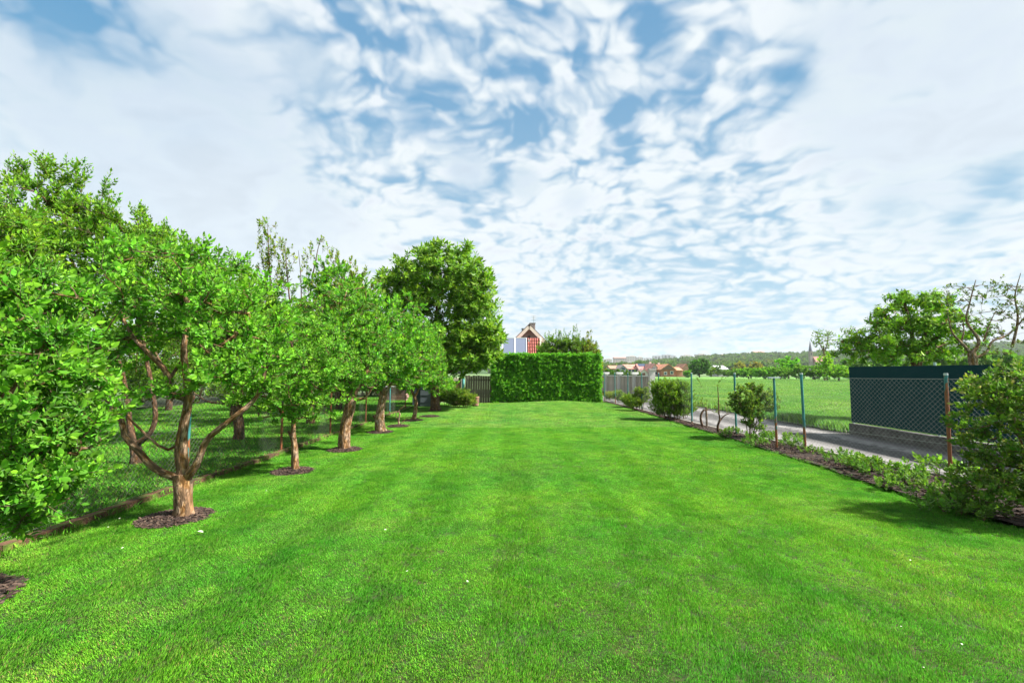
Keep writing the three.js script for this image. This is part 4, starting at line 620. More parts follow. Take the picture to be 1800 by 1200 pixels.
// low plants along the bed: one clump, copied
{
  const proto = [];
  const low = (px, py, s, label, tint, seed) => {
    const b = onGround(px, py, 0.03), R = rng(seed), t = thing('bed_plant', label, 'plant', b, 'low plants in the soil bed');
    const N = 28, im = new THREE.InstancedMesh(SPRIG.ground[seed & 1].geo, LEAF, N); im.name = 'leaves'; im.userData.kind = 'stuff'; im.castShadow = true;
    for (let k = 0; k < N; k++) { const a = R() * 6.28, r = Math.sqrt(R()) * 0.27 * s, q = new THREE.Quaternion().setFromUnitVectors(V(0, 1, 0), V(Math.cos(a) * r * 2.2, 1, Math.sin(a) * r * 2.2).normalize()).multiply(new THREE.Quaternion().setFromAxisAngle(V(0, 1, 0), R() * 6)), z = s * (0.6 + R() * 0.7); im.setMatrixAt(k, new M4().compose(V(Math.cos(a) * r, R() * 0.1 * s, Math.sin(a) * r), q, V(z, z, z))); const v = 0.8 + R() * 0.4; im.setColorAt(k, new THREE.Color().setRGB(tint[0] * v, tint[1] * v, tint[2] * v)); }
    t.add(im);
    const st = new MB(); for (let k = 0; k < 9; k++) { const a = R() * 6.28, r = R() * 0.15 * s; st.tube([V(0, -0.03, 0), V(Math.cos(a) * r, 0.1 * s, Math.sin(a) * r)], 0.003, 4, false); } st.build('stems', BARK.grey, t, 'stuff');
  };
  const same = 'low clump of broad green leaves growing in the soil bed beside the lawn';
  [[1480, 812, 1.0], [1500, 822, 1.1], [1535, 828, 1.1], [1560, 840, 1.2], [1590, 848, 0.9], [1640, 866, 0.8], [1520, 818, 0.7], [1395, 786, 0.9], [1425, 797, 0.7], [1660, 895, 1.1], [1690, 900, 1.0], [1730, 910, 0.9], [1340, 775, 1.0], [1330, 783, 0.9], [1285, 762, 0.8], [1275, 768, 0.6], [1560, 858, 0.6]].forEach(([x, y, s], k) => low(x, y, s, same, [0.95 + (k % 3) * 0.08, 0.95, 1], 700 + k));
  [[1387, 776, 1.0, 'small bright green seedling tuft beside the post with the flat crossbar'], [1652, 838, 1.3, 'upright bright green leafy plant at the foot of the rusty post']].forEach(([x, y, s, l], k) => low(x, y, s, l, [1.3, 1.15, 1], 730 + k));
  const shrubs = [[1072, 704, 17.5, 0.35, 'low olive green shrub in the bed against the end of the hedge'], [1088, 708, 17, 0.55, 'rounded low green shrub in the bed, second from the hedge'], [1105, 716, 17, 0.5, 'low flowering shrub in the bed, third from the hedge'], [1128, 722, 16.5, 0.95, 'tall loose yellowish shrub in the bed before the plank wall'], [1115, 722, 16.5, 0.45, 'small dark green shrub in front of the tall yellowish one'], [1205, 735, 14, 0.5, 'small light green shrub beside the dense upright bush']];
  shrubs.forEach(([px, py, , h, label], k) => { const b = onGround(px, py, 0.01), d = -b.z;
    growTree({ name: 'bed_shrub', label, category: 'shrub', group: 'small shrubs in the soil bed', seed: 80 + k, kind: k === 3 ? 'currant' : 'shrub', twigs: 80, perTwig: 5, up: 0.8, twigR: 0.003, bark: BARK.grey, scale: 0.9, tint: k === 3 || k === 0 ? [1.3, 1.05, 1.1] : [1, 1, 1], trunkName: 'stem', limbName: 'stem', limbs: [-1, 0, 1].map((q) => ({ pts: [V(b.x + q * 0.04, 0, b.z), V(b.x + q * 0.12, h * 0.5, b.z), V(b.x + q * 0.18, h * 0.9, b.z)], r0: 0.01, r1: 0.004 })), blobs: [[V(b.x, h * 0.6, b.z), [Math.max(0.28, h * 0.42), h * 0.42, 0.3], 1]] }); });
}
{ // leafy tree behind the screen
  const d = 14, b = at(1612, 700, d).setY(-0.05);
  growTree({ name: 'cherry_tree', label: 'leafy cherry tree with long drooping leaves rising behind the green screen', seed: 91, kind: 'cherry', twigs: 420, perTwig: 3, bark: BARK.dark, up: 0.35, twigR: 0.006, spread: 0.8, fill: 0.4,
    limbs: [{ pts: [b, at(1612, 660, d), at(1610, 620, d)], r0: 0.15, r1: 0.12, flare: 0.2 }, { pts: [at(1610, 625, d), at(1600, 570, d), at(1590, 530, d)], r0: 0.08, r1: 0.025 }, { pts: [at(1611, 625, d), at(1630, 580, d), at(1640, 535, d)], r0: 0.07, r1: 0.025 }, { pts: [at(1610, 630, d), at(1570, 610, d), at(1520, 590, d)], r0: 0.06, r1: 0.02 }, { pts: [at(1612, 630, d), at(1650, 610, d), at(1680, 600, d)], r0: 0.05, r1: 0.02 }],
    blobs: [blob(1612, 555, d, 58, 40, 1.3, 4), blob(1560, 590, d, 50, 35, 1.2, 2.4), blob(1520, 605, d, 38, 32, 1.0, 1.8), blob(1660, 590, d, 42, 40, 1.2, 2.4), blob(1610, 620, d, 70, 25, 1.2, 2), blob(1585, 525, d, 22, 14, 0.5, 0.6), blob(1640, 530, d, 24, 16, 0.5, 0.6), blob(1490, 625, d, 14, 18, 0.5, 0.4)] });
}
{ // sparse old tree
  const d = 10.6, b = at(1718, 700, d).setY(-0.05);
  growTree({ name: 'old_tree', label: 'old crooked tree with mostly bare pale branches and few leaves beside the leafy cherry tree', seed: 92, kind: 'currant', twigs: 300, perTwig: 1, bark: BARK.grey, up: 0.6, twigR: 0.0032, scale: 0.8, tint: [0.8, 0.65, 0.6], fill: 0.6,
    limbs: [{ pts: [b, at(1716, 670, d), at(1712, 645, d), at(1708, 620, d)], r0: 0.130, r1: 0.072, flare: 0.2 }, { pts: [at(1709, 622, d), at(1690, 602, d), at(1675, 585, d), at(1667, 555, d)], r0: 0.043, r1: 0.009 }, { pts: [at(1709, 622, d), at(1722, 600, d), at(1700, 565, d), at(1706, 530, d), at(1716, 492, d)], r0: 0.046, r1: 0.007 }, { pts: [at(1690, 602, d), at(1695, 580, d), at(1693, 562, d)], r0: 0.022, r1: 0.007 }, { pts: [at(1714, 630, d), at(1735, 618, d), at(1745, 600, d), at(1770, 590, d), at(1800, 560, d), at(1825, 520, d)], r0: 0.037, r1: 0.009 }, { pts: [at(1780, 610, d), at(1790, 560, d), at(1785, 520, d), at(1795, 480, d)], r0: 0.031, r1: 0.006 }, { pts: [at(1730, 600, d), at(1742, 565, d), at(1752, 545, d)], r0: 0.019, r1: 0.005 }],
    blobs: [blob(1710, 520, d, 38, 36, 0.9, 2), blob(1780, 530, d, 42, 45, 0.9, 2.4), blob(1750, 580, d, 50, 30, 0.8, 1.4), blob(1690, 560, d, 26, 26, 0.7, 0.8), blob(1840, 540, d, 40, 60, 0.9, 1.4), blob(1740, 615, d, 50, 16, 0.7, 1)] });
}
// ------------------------------------------------------------------ the clipped hedge at the end of the lawn
{
  const x0 = -0.95, x1 = 4.45, z1 = -23.0, z0 = -24.3, H = 2.42, b = V((x0 + x1) / 2, 0, z1), t = thing('clipped_hedge', 'tall box clipped green hedge closing the far end of the lawn', 'hedge', b), R = rng(77), list = [[], []];
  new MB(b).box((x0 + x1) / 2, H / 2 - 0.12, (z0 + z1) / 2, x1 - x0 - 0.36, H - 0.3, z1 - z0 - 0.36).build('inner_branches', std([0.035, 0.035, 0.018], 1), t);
  const q = new THREE.Quaternion(), Y = V(0, 1, 0);
  const put = (p, n) => { const d = n.clone().multiplyScalar(0.8).add(V((R() - 0.5) * 1.5, 0.35 + (R() - 0.5) * 1.2, (R() - 0.5) * 1.5)).normalize(), s = 0.7 + R() * 0.6, v = 0.75 + R() * 0.5, y = (R() - 0.5) * 0.3; q.setFromUnitVectors(Y, d).multiply(new THREE.Quaternion().setFromAxisAngle(Y, R() * 6.28)); list[R() < 0.5 ? 0 : 1].push([new M4().compose(p.sub(b), q.clone(), V(s, s, s)), [v * (1 + y), v, v * (1 - y)]]); };
  const bump = (a, c) => (fbm(a * 3.4, c * 3.4, 4) - 0.5) * 0.2, deep = () => -Math.pow(R(), 1.6) * 0.26;
  for (let k = 0; k < 8500; k++) { const x = lerp(x0, x1, R()), y = R() * H; put(V(x, y + 0.04, z1 - 0.06 + bump(x, y) + deep()), V(0, 0, 1)); }
  for (let k = 0; k < 2600; k++) { const x = lerp(x0, x1, R()), z = lerp(z0, z1, R()); put(V(x, H - 0.06 + bump(x, z + 40) * 0.8 + deep() + (R() < 0.02 ? R() * 0.16 : 0), z), V(0, 1, 0)); }
  for (const [x, s] of [[x0, -1], [x1, 1]]) for (let k = 0; k < 1400; k++) { const z = lerp(z0, z1, R()), y = R() * H; put(V(x + s * (bump(z + 80, y) + deep()), y, z), V(s, 0, 0)); }
  list.forEach((l, v) => { const im = new THREE.InstancedMesh(SPRIG.hedge[v].geo, LEAF, l.length); im.name = 'foliage'; im.userData.kind = 'stuff'; im.castShadow = im.receiveShadow = true; l.forEach(([m, c], k) => { im.setMatrixAt(k, m); im.setColorAt(k, new THREE.Color().setRGB(...c)); }); t.add(im); });
}
// weathered plank fence left of the hedge
const plank = (k, f) => std(f.map((c) => c * (0.8 + hash2(k, 5) * 0.4)), 0.95, { map: woodC, bumpMap: woodH, bumpScale: 0.004 });
{
  const z = -23.5, x0 = -2.4, n = 13, org = V(x0, 0, z), t = thing('plank_fence', 'weathered grey brown vertical plank fence left of the clipped hedge', 'fence', org), mats = [0, 1, 2, 3, 4].map((k) => plank(k, [0.42, 0.36, 0.32]));
  for (let k = 0; k < n; k++) { const w = 0.115, h = 1.40 + (hash2(k, 9) - 0.5) * 0.06; new MB(org).box(x0 + k * 0.125 + w / 2, h / 2 - 0.02, z + (hash2(k, 3) - 0.5) * 0.012, w, h, 0.022).build('plank', mats[k % 5], t); }
  for (const y of [0.3, 1.15]) new MB(org).box(x0 + n * 0.0625, y, z - 0.045, n * 0.125, 0.08, 0.04).build('rail', mats[0], t);
}
{
  const p = at(814, 697, 23.4).setY(0), m = new MB(p).tube([p, p.clone().add(V(0, 1.25, 0))], 0.07, 10, true).build('teal_post', std([0.10, 0.34, 0.36], 0.6)); m.position.copy(p); tag(m, 'thick teal painted post between the plank fence and the orange brown cabinet', 'post');
}
{
  const b = at(800, 697, 24.2).setY(0), t = thing('garden_cabinet', 'orange brown wooden garden cabinet with a cream top beside the teal post', 'cabinet', b), o = std([0.42, 0.22, 0.12], 0.8, { map: woodC });
  new MB(b).box(b.x - 0.3, 0.55, b.z, 1.3, 1.1, 0.5).build('body', o, t); new MB(b).box(b.x - 0.3, 1.17, b.z, 1.42, 0.14, 0.6).build('top', std([0.62, 0.55, 0.42], 0.8), t);
  new MB(b).box(b.x + 0.02, 0.6, b.z + 0.262, 0.5, 0.85, 0.02).build('door', std([0.52, 0.29, 0.17], 0.8, { map: woodC }), t); new MB(b).box(b.x - 0.56, 0.6, b.z + 0.262, 0.5, 0.85, 0.02).build('door', std([0.50, 0.27, 0.16], 0.8, { map: woodC }), t);
  new MB(b).box(b.x + 0.38, 0.62, b.z + 0.27, 0.09, 1.24, 0.05).build('trim', std([0.6, 0.52, 0.4], 0.8), t);
}
{
  const b = onGround(836, 713, 0.02), t = thing('clay_pot', 'tall pale terracotta pot standing at the corner of the far border', 'pot', b), m = std([0.56, 0.31, 0.21], 0.9, { map: grit });
  meshOf('body', new THREE.LatheGeometry([[0.0, 0], [0.13, 0], [0.14, 0.02], [0.155, 0.36], [0.17, 0.37], [0.17, 0.42], [0.145, 0.42], [0.14, 0.37], [0, 0.37]].map(([x, y]) => new THREE.Vector2(x, y)), 20), m, t);
}
{
  const b = onGround(818, 712, 0.02); for (let k = 0; k < 3; k++) { const l = 0.34 + k * 0.08, p = V(b.x - 0.5 + k * 0.32, 0.10 + (k === 2 ? 0.02 : 0), b.z - 0.1 - k * 0.05); const m = new MB(p).tube([p.clone().add(V(-l / 2, 0, 0)), p.clone().add(V(l / 2, 0.0, 0.03))], 0.1 + k * 0.008, 10, true, 0.06, k).build('cut_log', BARK.apple); m.position.copy(p); tag(m, 'short reddish cut log lying beside the terracotta pot', 'log', 'cut logs by the pot'); }
}
{ // dark shed in the shade
  const b = at(744, 722, 20.6).setY(0), t = thing('garden_shed', 'dark blue grey garden shed in deep shade behind the big dark trunk', 'shed', b);
  new MB(b).box(b.x, 0.75, b.z - 0.7, 1.0, 1.5, 1.4).build('wall', std([0.05, 0.07, 0.085], 0.8), t);
  new MB(b).hexa([V(b.x - 0.6, 1.5, b.z + 0.1), V(b.x + 0.6, 1.5, b.z + 0.1), V(b.x + 0.6, 1.5, b.z - 1.5), V(b.x - 0.6, 1.5, b.z - 1.5)], [V(b.x - 0.6, 1.58, b.z + 0.1), V(b.x + 0.6, 1.58, b.z + 0.1), V(b.x + 0.6, 1.85, b.z - 1.5), V(b.x - 0.6, 1.85, b.z - 1.5)]).build('roof', std([0.06, 0.11, 0.09], 0.7), t);
  new MB(b).box(b.x + 0.12, 0.68, b.z + 0.012, 0.52, 1.3, 0.03).build('door', std([0.12, 0.15, 0.17], 0.7), t);
  for (let k = 0; k < 4; k++) new MB(b).box(b.x + 0.12, 0.2 + k * 0.32, b.z + 0.034, 0.46, 0.02, 0.012).build('batten', std([0.08, 0.10, 0.12], 0.7), t);
}
{ // brick stack in the orchard
  const b = V(-6.3, 0.04, -24.5), t = thing('brick_stack', 'stack of old reddish bricks under a grey sheet at the back of the orchard', 'bricks', b), m = [std([0.28, 0.15, 0.11], 0.9), std([0.35, 0.2, 0.15], 0.9), std([0.24, 0.14, 0.12], 0.9)];
  for (let r = 0; r < 5; r++) for (let k = 0; k < 5; k++) new MB(b).box(b.x + (k - 2) * 0.27 + (r % 2) * 0.06, b.y + 0.07 + r * 0.145, b.z, 0.25, 0.13, 0.5).build('brick', m[(r * 3 + k * 2) % 3], t);
  new MB(b).box(b.x, b.y + 0.745, b.z, 1.5, 0.02, 0.62).build('cover_sheet', std([0.45, 0.45, 0.43], 0.7), t);
}
// shrubs of the far left border
[[785, 714, 0.75, 0.6, 'dark green rounded shrub right of the big dark trunk'], [800, 716, 0.7, 0.55, 'green shrub in the far border before the orange brown cabinet'], [818, 716, 0.5, 0.45, 'low light green shrub beside the terracotta pot'], [770, 712, 0.9, 0.5, 'dark shrub close behind the big dark trunk']].forEach(([px, py, h, r, label], k) => {
  const b = onGround(px, py, 0); growTree({ name: 'border_shrub', label, category: 'shrub', group: 'shrubs of the far border', seed: 110 + k, kind: 'shrub', twigs: 110, perTwig: 5, bark: BARK.dark, scale: 1.1, up: 0.7, twigR: 0.003, tint: k === 2 ? [1.1, 1, 1] : [0.7, 0.8, 0.8], trunkName: 'stem', limbName: 'stem', limbs: [-1, 0, 1].map((q) => ({ pts: [V(b.x + q * 0.06, 0, b.z), V(b.x + q * 0.18, h * 0.5, b.z), V(b.x + q * 0.26, h, b.z)], r0: 0.014, r1: 0.005 })), blobs: [[V(b.x, h * 0.6, b.z), [r, h * 0.5, r * 0.8], 1]] });
});
// ------------------------------------------------------------------ house and shrubs behind the hedge
{
  const D = 40, k = D / FOCAL, O = at(930, 654, D).setY(0), t = thing('gabled_house', 'pink gabled house with red tiles and solar panels rising behind the clipped hedge', 'house', O), A = (px, py, d = D) => at(px, py, d);
  const wall = plaster([0.70, 0.54, 0.45]), peak = A(930, 573).y, half = 2.6, slope = 1.0, ridge = peak, eave = peak - half * slope;
  const body = new MB(O), x = O.x, z = -D;
  body.hexa([V(x - half, -0.3, z), V(x + half, -0.3, z), V(x + half, -0.3, z - 8), V(x - half, -0.3, z - 8)], [V(x - half, eave, z), V(x + half, eave, z), V(x + half, eave, z - 8), V(x - half, eave, z - 8)]);
  body.tri(V(x - half, eave + 0.003, z), V(x + half, eave + 0.003, z), V(x, ridge - 0.12, z)); body.build('wall', wall, t);
  for (const s of [-1, 1]) { // roof slopes with thickness and an overhang
    const a = V(x, ridge, z + 0.55), b = V(x + s * (half + 0.4), ridge - (half + 0.4) * slope, z + 0.55), c = b.clone().setZ(z - 8.4), d = a.clone().setZ(z - 8.4), up = V(0, 0.16, 0);
    const lo = s > 0 ? [a, b, c, d] : [b, a, d, c]; const m = new MB(O).hexa(lo, lo.map((p) => p.clone().add(up))).build('roof', roofing([0.17, 0.13, 0.12]), t);
    new MB(O).beam(a.clone().add(V(s * 0.02, -0.13, 0.02)), b.clone().add(V(0, -0.13, 0.02)), 0.05, 0.26).build('bargeboard', std([0.8, 0.68, 0.58], 0.8), m);
  }
  const ap = V(x, peak - 1.0, z + 0.03); new MB(O).box(ap.x, ap.y, ap.z, 0.22, 0.34, 0.06).build('attic_vent', std([0.1, 0.09, 0.09], 0.8), t);
  // steep tiled roof of the front bay with two solar panels
  const zt = z + 1.3, zb = z + 2.4, x0 = A(884, 600, D - 2).x, x1 = A(951, 600, D - 2).x, yt = A(930, 594, D - 1.5).y, yb = A(930, 640, D - 2).y;
  const slope3 = (u, v, o = 0) => V(lerp(x0, x1, u), lerp(yb, yt, v) + o * 0.4, lerp(zb, zt, v) + o);
  new MB(O).hexa([V(x0, -0.3, zb), V(x1, -0.3, zb), V(x1, -0.3, z + 0.01), V(x0, -0.3, z + 0.01)], [slope3(0, 0), slope3(1, 0), V(x1, yb, z + 0.01), V(x0, yb, z + 0.01)]).build('bay_wall', wall, t);
  const bay = new MB(O).hexa([slope3(0, 0), slope3(1, 0), V(x1, yb + 0.003, z + 0.02), V(x0, yb + 0.003, z + 0.02)], [slope3(0, 1), slope3(1, 1), V(x1, yt, z + 0.02), V(x0, yt, z + 0.02)]).build('bay_roof', roofing([0.24, 0.07, 0.06]), t);
  const tm = [std([0.34, 0.10, 0.08], 0.9), std([0.37, 0.12, 0.095], 0.9), std([0.31, 0.09, 0.075], 0.9)], nR = 8, nC = 6;
  for (let r = 0; r < nR; r++) for (let c = 0; c < nC; c++) { const u = 0.645 + (c + 0.5) / nC * 0.35, v = (r + 0.5) / nR, p = slope3(u, v - 0.5 / nR, 0.05), q = slope3(u, v + 0.42 / nR, 0.02); new MB(O).tube([p, q], 0.075, 8, true).build('roof_tile', tm[(r * 2 + c * 5) % 3], bay); }
  for (const [u0, u1] of [[0.0, 0.30], [0.33, 0.615]]) { const P = new MB(O).hexa([slope3(u0, 0.05, 0.05), slope3(u1, 0.05, 0.05), slope3(u1, 0.05, 0.0), slope3(u0, 0.05, 0.0)], [slope3(u0, 0.99, 0.05), slope3(u1, 0.99, 0.05), slope3(u1, 0.99, 0.0), slope3(u0, 0.99, 0.0)]).build('solar_panel', std([0.15, 0.18, 0.27], 0.5), t);
    for (const u of [u0 - 0.008, u1 + 0.008]) new MB(O).beam(slope3(u, 0.04, 0.05), slope3(u, 1.0, 0.05), 0.06, 0.06).build('panel_frame', std([0.75, 0.76, 0.78], 0.4), P); new MB(O).beam(slope3(u0, 1.0, 0.05), slope3(u1, 1.0, 0.05), 0.06, 0.06).build('panel_frame', std([0.75, 0.76, 0.78], 0.4), P); }
  new MB(O).beam(slope3(0.998, 0, 0.06), slope3(0.998, 1.02, 0.06), 0.12, 0.14).build('bay_trim', std([0.7, 0.62, 0.55], 0.8), t);
  new MB(O).box(slope3(0.69, 0.9).x, slope3(0.69, 0.85).y, slope3(0.69, 0.85).z + 0.06, 0.06, 0.5, 0.05).build('vent_pipe', std([0.8, 0.8, 0.8], 0.5), t);
  const ch = A(936, 575, D + 3); new MB(O).box(ch.x, ch.y - 0.42, ch.z, 0.5, 1.5, 0.5).build('chimney', std([0.66, 0.54, 0.52], 0.9, { map: grit }), t); new MB(O).box(ch.x, ch.y + 0.36, ch.z, 0.58, 0.06, 0.58).build('chimney_cap', concrete, t);
  const an = new MB(O).tube([V(ch.x + 0.12, ch.y + 0.35, ch.z), V(ch.x + 0.12, ch.y + 1.1, ch.z)], 0.02, 5, true); for (const q of [0.7, 0.9, 1.05]) an.tube([V(ch.x - 0.1, ch.y + q, ch.z), V(ch.x + 0.34, ch.y + q, ch.z)], 0.012, 4, true); an.build('antenna', wireMat, t);
  const sp = A(919, 577, D + 2); new MB(O).tube([V(sp.x, sp.y - 1.4, sp.z), V(sp.x, sp.y - 0.15, sp.z), V(sp.x, sp.y, sp.z)], [0.1, 0.1, 0.14], 8, true).build('flue', std([0.1, 0.1, 0.1], 0.6), t);
}
[[975, 27.5, 590, 26, 'dark bushy evergreen directly behind the hedge beside the red tiled house', 'orchard'], [1003, 27.5, 588, 24, 'dark green bushy shrub behind the middle of the hedge top', 'orchard'], [1028, 28, 594, 18, 'sparse reddish green shrub behind the right end of the hedge', 'shoot'], [1046, 29, 612, 10, 'thin twiggy shrub peeping over the corner of the hedge', 'shoot'], [955, 29, 606, 12, 'low dark shrub between the tiled house and the evergreen', 'orchard']].forEach(([px, d, py, r, label, kind], k) => {
  const top = at(px, py, d), b = top.clone().setY(-0.1), rr = r * d / FOCAL, h = top.y;
  growTree({ name: 'tall_shrub', label: label.replace('right end', 'lane end'), category: 'shrub', group: 'shrubs behind the hedge', seed: 130 + k, kind, twigs: 190, perTwig: 4, bark: BARK.dark, scale: 1.5, up: 1.0, spread: 0.5, twigR: 0.006, tint: k < 2 ? [0.7, 0.7, 0.7] : [0.85, 0.8, 0.75], limbs: [{ pts: [b, V(b.x, h * 0.4, b.z), V(b.x, h * 0.85, b.z)], r0: 0.08, r1: 0.02 }, { pts: [V(b.x, h * 0.3, b.z), V(b.x + rr * 0.5, h * 0.7, b.z)], r0: 0.04, r1: 0.015 }, { pts: [V(b.x, h * 0.3, b.z), V(b.x - rr * 0.5, h * 0.7, b.z)], r0: 0.04, r1: 0.015 }],
    blobs: [[V(b.x, h * 0.72, b.z), [rr, h * 0.24, rr], 3], [V(b.x, h * 0.5, b.z), [rr * 1.15, h * 0.3, rr], 2]], shoots: [-0.5, 0.1, 0.6].map((f, q) => ({ pts: [V(b.x + rr * f, h * 0.8, b.z), V(b.x + rr * f, h * (1.0 + 0.05 * q), b.z)], n: 9, w: 0.5 })) });
});
// ------------------------------------------------------------------ plank wall and white pillar beyond the lane
{
  const P0 = V(8.35, -0.1, -27.2), P1 = V(6.35, -0.1, -36), L = P0.distanceTo(P1), dir = P1.clone().sub(P0).normalize(), n = 42, t = thing('plank_wall', 'pale grey boarded wall with white capped posts along the far side of the lane', 'wall', P0), mats = [0, 1, 2, 3].map((k) => plank(k + 11, [0.66, 0.62, 0.60])), turn = Math.atan2(-dir.z, dir.x);
  const on = (f) => P0.clone().addScaledVector(dir, f * L);
  for (let k = 0; k < n; k++) { const p = on((k + 0.5) / n); new MB(P0).box(p.x, 0.72, p.z, L / n - 0.012, 1.12, 0.03, turn).build('board', mats[(k * 7) % 4], t); }
  new MB(P0).hexa([[-0.1], [0.1]].flatMap(([s], k) => k ? [P1.clone().add(V(s, 0, 0)), P1.clone().add(V(-s, 0, 0))] : [P0.clone().add(V(s, 0, 0)), P0.clone().add(V(-s, 0, 0))]), [[-0.1], [0.1]].flatMap(([s], k) => k ? [P1.clone().add(V(s, 0.25, 0)), P1.clone().add(V(-s, 0.25, 0))] : [P0.clone().add(V(s, 0.25, 0)), P0.clone().add(V(-s, 0.25, 0))])).build('plinth', darkConcrete, t);
  new MB(P0).beam(on(0).add(V(0, 1.4, 0)), on(1).add(V(0, 1.4, 0)), 0.1, 0.05).build('coping', std([0.66, 0.65, 0.64], 0.8), t);
  for (const f of [0.24, 0.48, 0.72, 0.97]) { const p = on(f); const q = new MB(P0).box(p.x, 0.66, p.z + 0.08, 0.26, 1.52, 0.2).build('wall_post', std([0.62, 0.6, 0.58], 0.85), t); new MB(P0).box(p.x, 1.49, p.z + 0.08, 0.42, 0.13, 0.36).build('cap', std([0.85, 0.84, 0.82], 0.8), q); }
}
{
  const b = at(1147, 700, 26.6).setY(-0.1), t = thing('white_pillar', 'square white rendered pillar at the end of the boarded wall', 'pillar', b);
  new MB(b).box(b.x, 0.78, b.z, 0.3, 1.76, 0.3).build('shaft', plaster([0.86, 0.82, 0.78]), t); new MB(b).box(b.x, 1.71, b.z, 0.4, 0.1, 0.4).build('cap', plaster([0.78, 0.72, 0.68]), t);
}
// ------------------------------------------------------------------ far side of the meadow: village, trees, hill, flats
function farHouse(label, { x0, x1, eave, ridge, base = 661, d, deep = 9, gable = false, wallC, roofC, windows = [], chimney, dormer, solar, turnTop }) {
  const k = d / FOCAL, A = at(x0, eave, d), B = at(x1, eave, d), yE = A.y, yR = at(x0, ridge, d).y, yB = -0.3, z = -d, O = V((A.x + B.x) / 2, yB, z), t = thing('village_house', label, 'house', O, 'houses across the meadow');
  const W = plaster(wallC), RF = roofing(roofC), w = new MB(O), xa = A.x, xb = B.x;
  w.hexa([V(xa, yB, z), V(xb, yB, z), V(xb, yB, z - deep), V(xa, yB, z - deep)], [V(xa, yE, z), V(xb, yE, z), V(xb, yE, z - deep), V(xa, yE, z - deep)]);
  const o = 0.35;
  if (gable) {                                                  // ridge runs away from us
    const xm = (xa + xb) / 2; w.tri(V(xa, yE + 0.003, z), V(xb, yE + 0.003, z), V(xm, yR, z));
    for (const s of [-1, 1]) { const e = s < 0 ? xa - o : xb + o, yo = yE - (yR - yE) * o / ((xb - xa) / 2), lo = s > 0 ? [V(xm, yR, z + o), V(e, yo, z + o), V(e, yo, z - deep), V(xm, yR, z - deep)] : [V(e, yo, z + o), V(xm, yR, z + o), V(xm, yR, z - deep), V(e, yo, z - deep)]; new MB(O).hexa(lo, lo.map((p) => p.clone().add(V(0, 0.22, 0)))).build('roof', RF, t); }
  } else {                                                      // ridge runs across
    const zm = z - deep / 2; w.tri(V(xb, yE, z), V(xb, yE, z - deep), V(xb, yR, zm)); w.tri(V(xa, yE, z - deep), V(xa, yE, z), V(xa, yR, zm));
    for (const s of [1, -1]) { const e = s > 0 ? z + o : z - deep - o, lo = s > 0 ? [V(xa - o, yE - 0.1, e), V(xb + o, yE - 0.1, e), V(xb + o, yR, zm), V(xa - o, yR, zm)] : [V(xa - o, yR, zm), V(xb + o, yR, zm), V(xb + o, yE - 0.1, e), V(xa - o, yE - 0.1, e)]; new MB(O).hexa(lo, lo.map((p) => p.clone().add(V(0, 0.22, 0)))).build('roof', RF, t); }
    if (solar) { const q = (u, v) => V(lerp(xa, xb, u), lerp(yE - 0.1, yR, v) + 0.3, lerp(z + o, zm, v)); new MB(O).quad(q(solar[0], solar[2]), q(solar[1], solar[2]), q(solar[1], solar[3]), q(solar[0], solar[3])).build('solar_panel', std([0.05, 0.07, 0.12], 0.3), t); }
  }
  w.build('wall', W, t);
  for (const [px, py, ww, hh, c] of windows) { const p = at(px, py, d); const f = new MB(O).box(p.x, p.y, z + 0.04, ww + 0.25, hh + 0.25, 0.08).build('window', std([0.75, 0.74, 0.72], 0.7), t); new MB(O).box(p.x, p.y, z + 0.09, ww, hh, 0.04).build('pane', std(c ?? [0.06, 0.09, 0.14], 0.2), f); }
  if (chimney) { const p = at(chimney, ridge - 2, d); new MB(O).box(p.x, p.y - 0.4, z - deep / 2, 0.7, 1.8, 0.7).build('chimney', std([0.6, 0.5, 0.45], 0.9), t); }
  return t;
}
farHouse('low house with an orange roof at the hedge end of the village', { x0: 1074, x1: 1093, eave: 648, ridge: 643, d: 178, wallC: [0.7, 0.62, 0.55], roofC: [0.55, 0.27, 0.18] });
farHouse('blue grey gabled house with a dark window beside the long pink roof', { x0: 1089, x1: 1102, eave: 648, ridge: 642, d: 172, gable: true, wallC: [0.42, 0.47, 0.5], roofC: [0.42, 0.36, 0.36], windows: [[1095.5, 648, 1.4, 1.0]] });
farHouse('long cream house under a pink tiled roof in the village', { x0: 1101, x1: 1128, eave: 648.5, ridge: 641, d: 174, wallC: [0.78, 0.72, 0.55], roofC: [0.60, 0.26, 0.2], windows: [[1107, 652, 0.9, 1.1], [1113, 652, 0.9, 1.1], [1119, 652, 0.9, 1.1]] });
farHouse('pink roofed house with dark solar panels along its ridge in the village', { x0: 1126, x1: 1149, eave: 652, ridge: 640, d: 170, deep: 10, wallC: [0.78, 0.70, 0.66], roofC: [0.58, 0.24, 0.22], solar: [0.05, 0.95, 0.62, 0.97], chimney: 1150 });
farHouse('small white gabled porch house with a brown door before the pink roof', { x0: 1125, x1: 1139, eave: 655, ridge: 649, d: 164, deep: 5, gable: true, wallC: [0.82, 0.78, 0.74], roofC: [0.66, 0.4, 0.36], windows: [[1131.5, 657.5, 1.2, 1.0, [0.2, 0.07, 0.05]]] });
farHouse('white gabled house with a blue window in the middle of the village', { x0: 1145, x1: 1157, eave: 648, ridge: 639.5, d: 163, deep: 12, gable: true, wallC: [0.80, 0.72, 0.70], roofC: [0.6, 0.3, 0.26], windows: [[1150, 649, 1.0, 1.1, [0.1, 0.16, 0.35]], [1154, 656, 0.9, 0.9]], chimney: 1152 });
